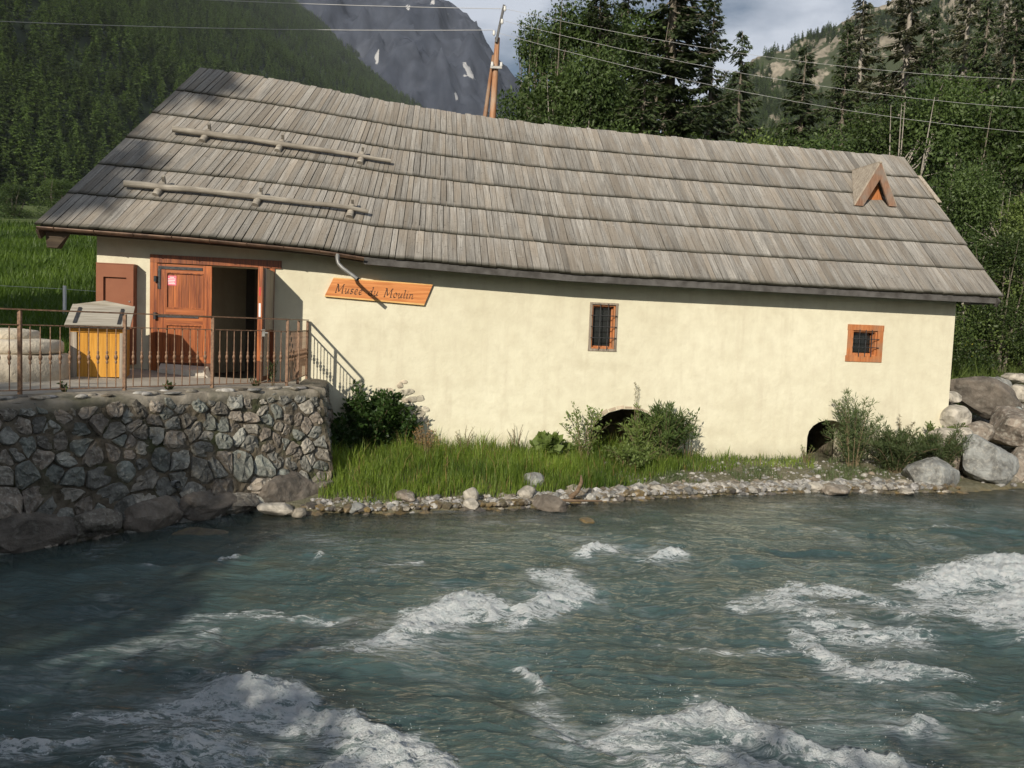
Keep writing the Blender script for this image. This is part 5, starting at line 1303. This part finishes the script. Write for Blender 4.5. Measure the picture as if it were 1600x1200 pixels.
# keep left of side face only when right of it
k &= (Y < 20)
X, Y, s, dw, d = X[k], Y[k], s[k], dw[k], d[k]
clump = .65+.35*fbm(X*2.2, Y*2.2, 0, 47, 3)+.15*vn(X*7, Y*7, 0, 48)
H = (.50-.20*ss(X, 1.5, 5.))*(clump**1.5*1.15)*rs.uniform(.5, 1.3, len(X))*(.75+.25*ss(d, .3, 1.))
blades('grass', np.stack([X, Y, ground_z(X, Y)-.02], -1), H, rs.uniform(.1, .6, len(X)), rs.uniform(.003, .007, len(X)), M['grass'], np.clip(.5+.35*vn(X*1.1, Y*1.1, 0, 49)+rs.uniform(-.3, .3, len(X)), 0, 1), 'tall bright green grass on the river bank')
k2 = rs.uniform(0, 1, len(X)) < .045
blades('dry_grass', np.stack([X, Y, ground_z(X, Y)-.02], -1)[k2], (H*1.25)[k2], rs.uniform(.1, .7, k2.sum()), rs.uniform(.002, .005, k2.sum()), M['dry'], rs.uniform(.3, 1, k2.sum()), 'dry straw coloured stems scattered through the bank grass')
n = 16000; X = rs.uniform(2.5, 9., n); d = rs.uniform(.45, 2.6, n); Y = shore(X)+d/.87; s, dw = to_wall(X, Y)
k = (dw < -.02) & (fbm(X*1.6, Y*1.6, 0, 55, 3) > -.25+.2*(dw < -.35)); X, Y = X[k], Y[k]
blades('short_grass', np.stack([X, Y, ground_z(X, Y)-.01], -1), rs.uniform(.03, .16, len(X)), rs.uniform(.2, .9, len(X)), rs.uniform(.003, .006, len(X)), M['willow'], rs.uniform(.2, .9, len(X)), 'sparse short grass on the bare bank below the wall')
# meadow on the left behind the terrace
n = 60000; t = rs.uniform(0, 1, n)**1.6; Y = 15.2+70*t; X = rs.uniform(-.85, -.33, n)*Y
fs_ = .35+Y*.018; s, dw = to_wall(X, Y)
k = ~((s > -3.9+.55*dw) & (dw > -.3) & (dw < 8)) & ((X < -8.3) | (Y > 16.5)) ; X, Y, fs_ = X[k], Y[k], fs_[k]
blades('meadow_grass', np.stack([X, Y, ground_z(X, Y)-.02], -1), rs.uniform(.5, 1.1, len(X))*(.55+.006*Y), rs.uniform(.1, .6, len(X)), (.006+.0006*Y)*rs.uniform(.7, 1.3, len(X)), M['meadow'], np.clip(.5+.4*vn(X*.3, Y*.12, 0, 58)+rs.uniform(-.25, .25, len(X)), 0, 1), 'long meadow grass rising behind the terrace')
# rank growth with yellow flowers above the boulders
n = 9000; X = rs.uniform(8.8, 17, n); Y = 19.6+rs.uniform(0, 4, n)+.3*(X-9); Z = ground_z(X, Y)
blades('undergrowth', np.stack([X, Y, Z], -1), rs.uniform(.5, 1.2, n), rs.uniform(.2, .8, n), rs.uniform(.010, .022, n), M['leaf_light'], rs.uniform(0, .8, n), 'rank green undergrowth above the boulders')
n = 1400; X = rs.uniform(9.5, 17, n); Y = 19.8+rs.uniform(0, 2.5, n)+.3*(X-9); k = fbm(X*1.1, Y*1.1, 0, 59, 2) > .05; X, Y = X[k], Y[k]; n = len(X)
P_ = np.stack([X, Y, ground_z(X, Y)+rs.uniform(.6, 1.15, n)], -1); V, F = leaf_geo(P_, rand_dirs(n), rand_dirs(n), rs.uniform(.06, .12, n), rs.uniform(.04, .07, n))
link('flowers', np_mesh('flowers', V, F, M['yellow_flower'], tone=rs.uniform(0, 1, n)), kind='stuff', label='small yellow flowers in the undergrowth above the boulders')
# fence in the meadow
FN = empty('fence', (-12.6, 24, 0), 0, label='thin meadow fence with a white stake on the slope left of the mill', cat='fence')
for k, (x, y) in enumerate(((-.65, 0), (-6, .6), (-11, 1.4), (4, -.4))):
    z = float(ground_z(np.array(-12.6+x), np.array(24.+y))); m = MB(); m.box(x-.035, x+.035, y-.035, y+.035, z, z+1.15, .8); m.build('stake', M['white'] if k == 0 else M['grey_wood'], FN)
m = MB(); m.tube([(x, y, float(ground_z(np.array(-12.6+x), np.array(24.+y)))+1.05) for x, y in ((-11, 1.4), (-6, .6), (-.65, 0), (4, -.4))], .006, 4); m.build('wire', M['wire'], FN)

# ------------------------------------------------------------------ shrubs on the bank
def shrub(name, loc, H, R, seed, n_st, n_lf, lf, asp, m, label, cat='shrub', spread=.5, up=.8, low=.1, hdrop=0.):
    rs = np.random.RandomState(seed); st = MB(); P, D, N = [], [], []
    for k in range(n_st):
        a = rs.uniform(0, 2*PI); l = H*rs.uniform(.55, 1.0); r = R*rs.uniform(.1, 1.)**.7
        b = np.array([.12*math.cos(a)*R, .12*math.sin(a)*R, -.05]); e = np.array([r*math.cos(a), r*math.sin(a), l*(1-.35*(r/R)**2)])
        c = b*.4+e*.6+np.array([0, 0, .18*l])-np.array([e[0], e[1], 0])*.25
        q = [b*(1-t)**2+2*c*t*(1-t)+e*t*t for t in np.linspace(0, 1, 6)]
        st.tube(q, [.010, .009, .007, .006, .004, .002], 4, .5, cap=False)
        u = rs.uniform(low, 1, n_lf); c_ = ((1-u)**2)[:, None]*b+(2*u*(1-u))[:, None]*c+(u*u)[:, None]*e
        dirs = norm(rs.normal(size=(n_lf, 3))+np.array([0, 0, up])+norm(e-b)*.5)
        P.append(c_+dirs*rs.uniform(0, spread, n_lf)[:, None]*.18*H*np.array([1, 1, .7])); D.append(dirs+np.array([0, 0, -.1])); N.append(norm(rs.normal(0, .6, (n_lf, 3))+np.array([0, -.4, 1])))
    P = np.concatenate(P); D = np.concatenate(D); N = np.concatenate(N); n = len(P)
    L = lf*rs.uniform(.6, 1.35, n); V, F = leaf_geo(P, D, N, L, L*asp)
    o = empty(name, loc, rs.uniform(0, 6), label=label, cat=cat)
    st.build('stems', M['stem'], o); link('foliage', np_mesh('foliage', V, F, m, tone=np.clip(.45+.3*vn(P[:, 0]*4, P[:, 1]*4, P[:, 2]*4, seed)+rs.uniform(-.3, .3, n), 0, 1)), o)
    return o
def gp_(s, d, dz=0): p = W(s, d); return (p[0], p[1], float(ground_z(np.array(p[0]), np.array(p[1])))+dz)
shrub('bush', gp_(1.2, -.55), 1.2, .72, 1, 60, 170, .075, .62, M['leaf_dark'], 'dense dark green bush against the wall in the corner by the terrace', spread=.55)
shrub('bush', gp_(.62, -1.0), .75, .42, 2, 24, 110, .07, .6, M['leaf_dark'], 'low dark bush in the shade of the retaining wall', spread=.6)
shrub('bush', gp_(1.75, -.45), .85, .42, 3, 22, 110, .07, .6, M['leaf_dark'], 'smaller bush right of the dense one below the bare stones', spread=.6)
shrub('nettle', gp_(1.85, -.30), 1.42, .16, 4, 3, 26, .11, .42, M['leaf'], 'single tall nettle rising above the dense bush', cat='plant', spread=.12, up=-.2, low=.35)
shrub('nettle', gp_(.95, -.35), 1.42, .30, 5, 6, 30, .10, .42, M['leaf'], 'leafy stems poking out of the bush beside the railing shadow', cat='plant', spread=.12, up=-.2, low=.4)
shrub('dry_weed', gp_(2.15, -.85), .72, .30, 6, 40, 30, .035, .35, M['dry'], 'clump of reddish brown dry stalks in front of the dense bush', cat='plant', spread=.25)
shrub('bush', gp_(5.2, -.5), 1.25, .60, 7, 12, 70, .06, .5, M['leaf_light'], 'light twiggy shrub leaning left beside the middle arch', spread=.4)
shrub('bush', gp_(6.42, -.45), 1.12, .58, 8, 26, 100, .085, .24, M['leaf_light'], 'green shrub spilling over the middle arch', spread=.5)
shrub('bush', gp_(6.85, -.55), 1.3, .62, 9, 36, 120, .12, .17, M['leaf'], 'long leaved willow shrub right of the middle arch', spread=.35, up=.9)
shrub('bush', gp_(6.0, -1.1), .55, .60, 10, 30, 90, .06, .5, M['leaf_light'], 'low bright green growth in front of the middle arch', spread=.6)
shrub('weed', gp_(6.35, -.15), 1.75, .12, 11, 4, 60, .035, .3, M['seed'], 'tall pale seed stalks standing before the wall above the middle arch', cat='plant', spread=.08, low=.55)
shrub('weed', gp_(7.35, -.5), 1.25, .40, 12, 4, 24, .09, .35, M['willow'], 'grey green leafy stems arching right of the willow shrub', cat='plant', spread=.15, low=.4)
shrub('weed', gp_(4.6, -.4), .45, .40, 13, 16, 20, .16, .8, M['leaf_light'], 'broad leaved weeds at the foot of the wall left of the middle arch', cat='plant', spread=.3, low=.6)
shrub('weed', gp_(3.9, -.3), .75, .35, 14, 8, 16, .03, .3, M['seed'], 'thin dry weeds against the wall below the greyer render', cat='plant', spread=.1)
shrub('weed', gp_(2.9, -.25), .7, .35, 15, 8, 20, .04, .3, M['seed'], 'thin straggly stalks right of the reddish dry clump', cat='plant', spread=.1)
shrub('willow_shrub', gp_(10.95, -.55), 1.65, .62, 16, 34, 150, .085, .18, M['willow'], 'upright fine leaved willow growing in front of the right arch', spread=.3)
shrub('willow_shrub', gp_(11.6, -1.0), .95, .85, 17, 64, 160, .085, .19, M['willow'], 'low spreading grey green willow in front of the boulders', spread=.5)
shrub('willow_shrub', gp_(12.55, -1.1), .95, .75, 18, 60, 150, .08, .17, M['willow'], 'low willow clump spreading over the bluish boulder', spread=.5)
shrub('bush', gp_(13.0, -.45), 1.05, .38, 19, 18, 130, .06, .45, M['leaf_light'], 'bright green shrub at the right corner of the wall', spread=.35)
shrub('weed', gp_(12.25, -.3), 1.35, .30, 20, 6, 60, .05, .25, M['seed'], 'tall greyish seed stalks rising left of the bright corner shrub', cat='plant', spread=.10, low=.5)
shrub('weed', gp_(10.0, -.35), .40, .25, 21, 10, 20, .04, .3, M['leaf_light'], 'small tuft left of the right arch', cat='plant', spread=.2)
shrub('weed', (9.55, 17.2, .85), .25, .2, 22, 10, 30, .05, .5, M['leaf_light'], 'green tuft growing between the pale boulders', cat='plant', spread=.4)
for k, (u, w_) in enumerate(((.5, -.3), (3.3, -.14), (.15, -.5), (1.9, -.2))):
    p = RAILP-DR*u+NR*w_*.3; shrub('weed', (p[0], p[1], 1.68), (.14, .16, .45, .12)[k], .10, 60+k, 8, 14, .05, .4, M['leaf'], ('small weed under the railing near the open door', 'small weed at the railing post beside the bin', 'leafy weed in the corner behind the end post of the railing', 'small weed under the railing before the closed door')[k], cat='plant', spread=.2)

# ------------------------------------------------------------------ trees behind the mill
P_sp = [proto_meshes(conifer_proto(16, 3.2, 300, 101, 40, .5, bare=.06, tl=.42), M['bark'], M['spruce'], 'spruce'),
        proto_meshes(conifer_proto(16, 2.9, 260, 102, 34, .6, 1.0, .10, tl=.36), M['bark_dead'], M['larch'], 'larch'),
        proto_meshes(conifer_proto(9, 1.9, 190, 103, 26, .35, bare=.04, tl=.34), M['bark'], M['spruce'], 'young_spruce')]
P_bl = [proto_meshes(broad_proto(7, 2.4, 201, 30, 20000, .10), M['bark'], M['leaf'], 'ash'),
        proto_meshes(broad_proto(5, 2.6, 202, 30, 20000, .085), M['bark'], M['leaf_light'], 'willow'),
        proto_meshes(broad_proto(6, 2.6, 203, 34, 22000, .09), M['bark_dead'], M['leaf'], 'alder'),
        proto_meshes(broad_proto(9, 1.7, 204, 26, 13000, .10, low=.15), M['bark'], M['leaf'], 'aspen')]
def at(px, Y):     # ground position under an image column
    X = (px-800)/1270*Y
    return X
def put(kind, px, Y, H, label, name, w=1., rz=0., base=None):
    pr, h0, = {'spruce': (P_sp[0], 16), 'larch': (P_sp[1], 16), 'young': (P_sp[2], 9), 'ash': (P_bl[0], 7), 'willow': (P_bl[1], 5), 'alder': (P_bl[2], 6), 'aspen': (P_bl[3], 9)}[kind]
    X = at(px, Y); z = float(ground_z(np.array(X), np.array(float(Y)))) if base is None else base; k = H/h0
    return make_tree(name, pr, None, (X, Y, z-.1), label, rz=rz, sc=(k*w, k*w, k))
put('spruce', 1022, 29, 17.5, 'tall dark spruce with drooping branches right of the power pole', 'spruce_tree', 1., .5)
put('spruce', 955, 33, 15.0, 'dark spruce half hidden behind the drooping one', 'spruce_tree', .9, 2.)
put('aspen', 872, 27, 11.6, 'slender broadleaf tree right of the power pole', 'aspen_tree', 1.05, 0)
put('aspen', 815, 29, 11.6, 'thin light tree just behind the power pole', 'aspen_tree', .75, 2.2)
put('aspen', 920, 28, 11.9, 'slender broadleaf tree between the pole and the tall spruce', 'aspen_tree', .9, 4.)
put('aspen', 985, 30, 12.5, 'broadleaf tree filling the gap left of the tall spruce', 'aspen_tree', 1.2, 5.)
put('aspen', 845, 31, 11.8, 'leafy tree behind the slender ones right of the pole', 'aspen_tree', 1.1, 3.)
put('alder', 905, 26, 9.0, 'bushy alder between the pole and the tall spruce', 'alder_tree', .8, .7)
put('spruce', 1085, 34, 15.0, 'dark spruce behind the right side of the drooping one', 'spruce_tree', .8, .2)
put('spruce', 912, 26.5, 12.6, 'dark spruce among the broadleaf trees right of the pole', 'spruce_tree', .85, 4.)
put('young', 985, 25, 9.6, 'small dense spruce just left of the tall drooping one', 'spruce_tree', 1.1, 2.)
put('ash', 860, 24, 6.6, 'round leafy tree low behind the ridge right of the pole', 'ash_tree', 1.0, 1.)
put('ash', 960, 25, 7.0, 'round leafy tree below the tall spruce', 'ash_tree', .95, 3.)
put('alder', 1080, 26, 6.4, 'leafy bush at the right foot of the tall spruce', 'alder_tree', .8, 3.)
put('willow', 1165, 25, 6.6, 'bright green rounded willow behind the roof ridge', 'willow_tree', .85, 3.)
put('willow', 1060, 24, 5.6, 'small bright willow behind the middle of the ridge', 'willow_tree', .7, 1.)
put('young', 1130, 44, 17.0, 'small pointed spruce against the far mountain', 'spruce_tree', .8, 1.)
put('young', 1228, 36, 13.6, 'pointed spruce left of the dead larches', 'spruce_tree', .95, 3.)
put('larch', 1310, 38, 17.0, 'bare branched larch left of the pale trunk', 'larch_tree', 1.0, 1.)
put('larch', 1382, 33, 17.0, 'half dead larch with a thick pale trunk', 'larch_tree', 1.05, 2.)
put('larch', 1472, 36, 18.0, 'tall larch with drooping bare twigs right of the pale trunk', 'larch_tree', .9, 3.)
put('larch', 1525, 42, 19.0, 'thin larch behind the willows on the right', 'larch_tree', .7, 4.)
put('spruce', 1585, 40, 18.0, 'tall dark conifer at the right edge of the picture', 'spruce_tree', .7, 5.)
put('spruce', 1345, 42, 15.0, 'dark conifer filling the gap behind the larches', 'spruce_tree', .9, 5.)
put('spruce', 1430, 46, 15.0, 'dark conifer behind the tall larch', 'spruce_tree', .8, 2.)
put('larch', 1640, 34, 16.0, 'larch just past the right edge', 'larch_tree', .9, 2.)
put('spruce', 1290, 30, 12.5, 'dark spruce rising above the right part of the ridge', 'spruce_tree', .75, 1.)
put('spruce', 1420, 31, 13.5, 'dark spruce between the two tallest larches', 'spruce_tree', .7, 2.6)
put('spruce', 1545, 31, 14.5, 'dark spruce among the alders at the right', 'spruce_tree', .7, 3.9)
put('spruce', 1500, 34, 16., 'slim dark spruce behind the tall larch on the right', 'spruce_tree', .6, .4)
put('ash', 1265, 26, 7.2, 'dark leafy tree above the right part of the ridge', 'ash_tree', 1., 4.)
put('alder', 1345, 27, 8.0, 'leafy alder below the half dead larch', 'alder_tree', .95, 5.)
put('alder', 1440, 26, 8.6, 'broad alder with bare twigs above the dormer', 'alder_tree', .95, 1.5)
put('ash', 1530, 26, 8.8, 'tall leafy tree at the right above the roof end', 'ash_tree', .95, 0.4)
put('alder', 1620, 25, 7.8, 'broad alder at the right edge', 'alder_tree', 1., 2.9)
put('willow', 1590, 22.5, 5.0, 'light green willow in front of the alders at the right edge', 'willow_tree', .9, .6)
put('alder', 1500, 23, 5.6, 'leafy alder beside the right roof corner', 'alder_tree', .8, 4.4)
put('ash', 1560, 21.8, 4.2, 'low leafy bush just above the boulders', 'ash_tree', 1.1, 5.1)
put('alder', 1690, 22, 6.0, 'alder just outside the right edge', 'alder_tree', 1.0, 5.1)
put('ash', 1190, 30, 8.2, 'leafy tree behind the rounded willow', 'ash_tree', 1., 5.1)
# bushes at the foot of the forest, left
for k, (px, Y, H, lb) in enumerate(((20, 120, 7., 'leafy bush at the top of the meadow at the left edge'), (90, 130, 8., 'leafy bush where the meadow meets the forest left of the roof'), (150, 128, 7., 'leafy bush behind the left roof corner'), (-40, 110, 8., 'bush at the meadow top outside the left edge'))):
    put('ash', px, Y, H, lb, 'bush', 2.2, k*1.3, base=float(ground_z(np.array(at(px, Y)), np.array(float(Y))))-2.6)

# ------------------------------------------------------------------ power pole and wires
PL = empty('utility_pole', (-.82, 22, 0), 0, label='rusty two legged wooden power pole standing behind the ridge', cat='pole')
z0 = float(ground_z(np.array(-.8), np.array(22.)))
m = MB(); m.tube([(.0, 0, z0-.3), (.03, 0, 8), (.09, 0, 10.35)], [.12, .09, .065], 10); m.build('pole', M['pole'], PL)
m = MB(); m.tube([(-.42, .1, z0-.3), (-.20, .05, 8), (.0, .02, 9.9)], [.09, .065, .04], 8, .1); m.build('brace', M['pole'], PL)
m = MB(); m.beam((.06, -.1, 10.2), (.24, -.12, 11.15), .06, .06); m.build('top_bracket', M['iron'], PL)
m = MB(); m.box(-.06, .24, -.14, -.10, 9.52, 9.58); m.build('band', M['zinc'], PL)
for (x, z) in ((.0, 10.42), (.20, 10.72), (.26, 11.05), (-.02, 9.62), (.22, 9.62)):
    m = MB(); m.tube([(x, -.13, z-.06), (x, -.13, z-.02), (x, -.13, z+.02), (x, -.13, z+.06)], [.02, .045, .03, .04], 8); m.build('insulator', M['porcelain'], PL)
def wire(a, b, sag, lab, r=.011):
    a = np.array(a, float); b = np.array(b, float); m = MB()
    m.tube([a+(b-a)*t-np.array([0, 0, 4*sag*t*(1-t)]) for t in np.linspace(0, 1, 15)], r, 5, cap=False); m.build('power_line', M['wire'], label=lab, cat='wire', group='power lines crossing behind the mill')
wire((-26, 17.5, 10.2), (-.62, 21.87, 11.05), .35, 'upper power line running left from the pole', .008)
wire((-26, 17.5, 9.2), (-.84, 21.87, 10.5), .35, 'lower power line running left from the pole', .008)
wire((-.55, 21.87, 11.05), (23, 26, 11.5), .8, 'highest power line running right from the pole', .0045)
wire((-.6, 21.87, 10.75), (23, 26, 10.4), .8, 'middle power line running right from the pole', .0045)
wire((-.8, 21.87, 10.45), (23, 26, 9.5), .8, 'lowest power line running right from the pole', .0045)

# ------------------------------------------------------------------ unseen parapet and trees added behind the camera to shade water, wall and roof
m = MB(); m.box(-14, 14, -.25, .28, -1, 2.05)
m.build('parapet', M['terrace'], label='unseen low parapet wall added on the near bank where the viewer stands', cat='parapet')
RX, FX = np.array([.941, -.338]), np.array([.338, .941])
tall_p = proto_meshes(broad_proto(25, 3.6, 301, 130, 46000, .66, low=.655, flat=True), M['bark'], M['leaf'], 'poplar')  # high crown shaped to cast the shade on the left roof corner
scrub_p = proto_meshes(broad_proto(6, 2.6, 302, 60, 20000, .24, low=.08, flat=True), M['bark'], M['leaf'], 'hazel')
def shade_tree(a, f, H, w, kind, lab, rz, base=.5):
    p = RX*a+FX*f; pr, h0 = {'hazel': (scrub_p, 6), 'poplar': (tall_p, 25)}[kind]; k = H/h0
    make_tree(kind+'_tree', pr, None, (p[0], p[1], base), lab, rz=rz, sc=(w, w, k))
shade_tree(-10.4, -6, 6.35, 1.0, 'hazel', 'hazel thicket on the near bank left of the viewer', .3)
shade_tree(-14.5, -6, 6.4, 1.0, 'hazel', 'second hazel on the near bank further left', 3.3)
shade_tree(-7.7, -6.5, 6.35, .85, 'hazel', 'shorter hazel just left behind the viewer', 1.3)
shade_tree(-4.9, -6, 4.0, .8, 'hazel', 'low hazel added directly behind the viewer to shade the water', 4.3)
shade_tree(.4, -6, 4.0, .55, 'hazel', 'low hazel added behind the viewer to the right for its shade', 5.3)
shade_tree(-15.75, -16, 25., 1.0, 'poplar', 'unseen tall poplar added far behind the viewer to shade the left roof corner', 1.3)
shade_tree(-20.3, -17, 20., 1.1, 'poplar', 'second unseen poplar added further left behind the viewer for its shade', 2.3)
# spray thrown up from the crests
rs = np.random.RandomState(77); Vs, Fs = [], []; Vi, Fi = ico(1); o_ = 0
for L in FOAM.values():
    for (x0, y0, w0, a0), (x1, y1, w1, a1) in zip(L[:-1], L[1:]):
        k = int(90*max(0, (a0+a1)/2-.45)*math.hypot(x1-x0, y1-y0)*2)
        for q in range(k):
            t = rs.uniform(); x = x0+(x1-x0)*t+rs.normal(0, .10); y = y0+(y1-y0)*t+rs.normal(0, .09)+.04
            z = .06+abs(rs.normal(0, .05)); r = .0014+.0022*rs.uniform()**3
            Vs.append(Vi*r+np.array([x, y, z])); Fs.append(Fi+o_); o_ += len(Vi)
M['spray'] = simple('white_spray', (.8, .83, .85), (.85, .88, .9), 3, .3, .0001, tone=.05)
link('spray', np_mesh('spray', np.concatenate(Vs), np.concatenate(Fs), M['spray'], tone=np.full(len(Fs)*len(Fi), .5), smooth=True), kind='stuff', label='white water droplets flying above the wave crests')

# ------------------------------------------------------------------ the air
hm = bpy.data.materials.new('valley_haze'); hm.use_nodes = True; ht = hm.node_tree; ht.nodes.clear()
ho = ht.nodes.new('ShaderNodeOutputMaterial'); hv = ht.nodes.new('ShaderNodeVolumePrincipled')
hv.inputs['Color'].default_value = (.80, .88, 1.0, 1); hv.inputs['Density'].default_value = .00007; hv.inputs['Anisotropy'].default_value = .0
ht.links.new(hv.outputs[0], ho.inputs['Volume'])
m = MB(); m.box(-2750, 2750, -1000, 3000, -12, 1150); m.build('haze', hm, kind='stuff', label='thin bluish haze in the valley air')
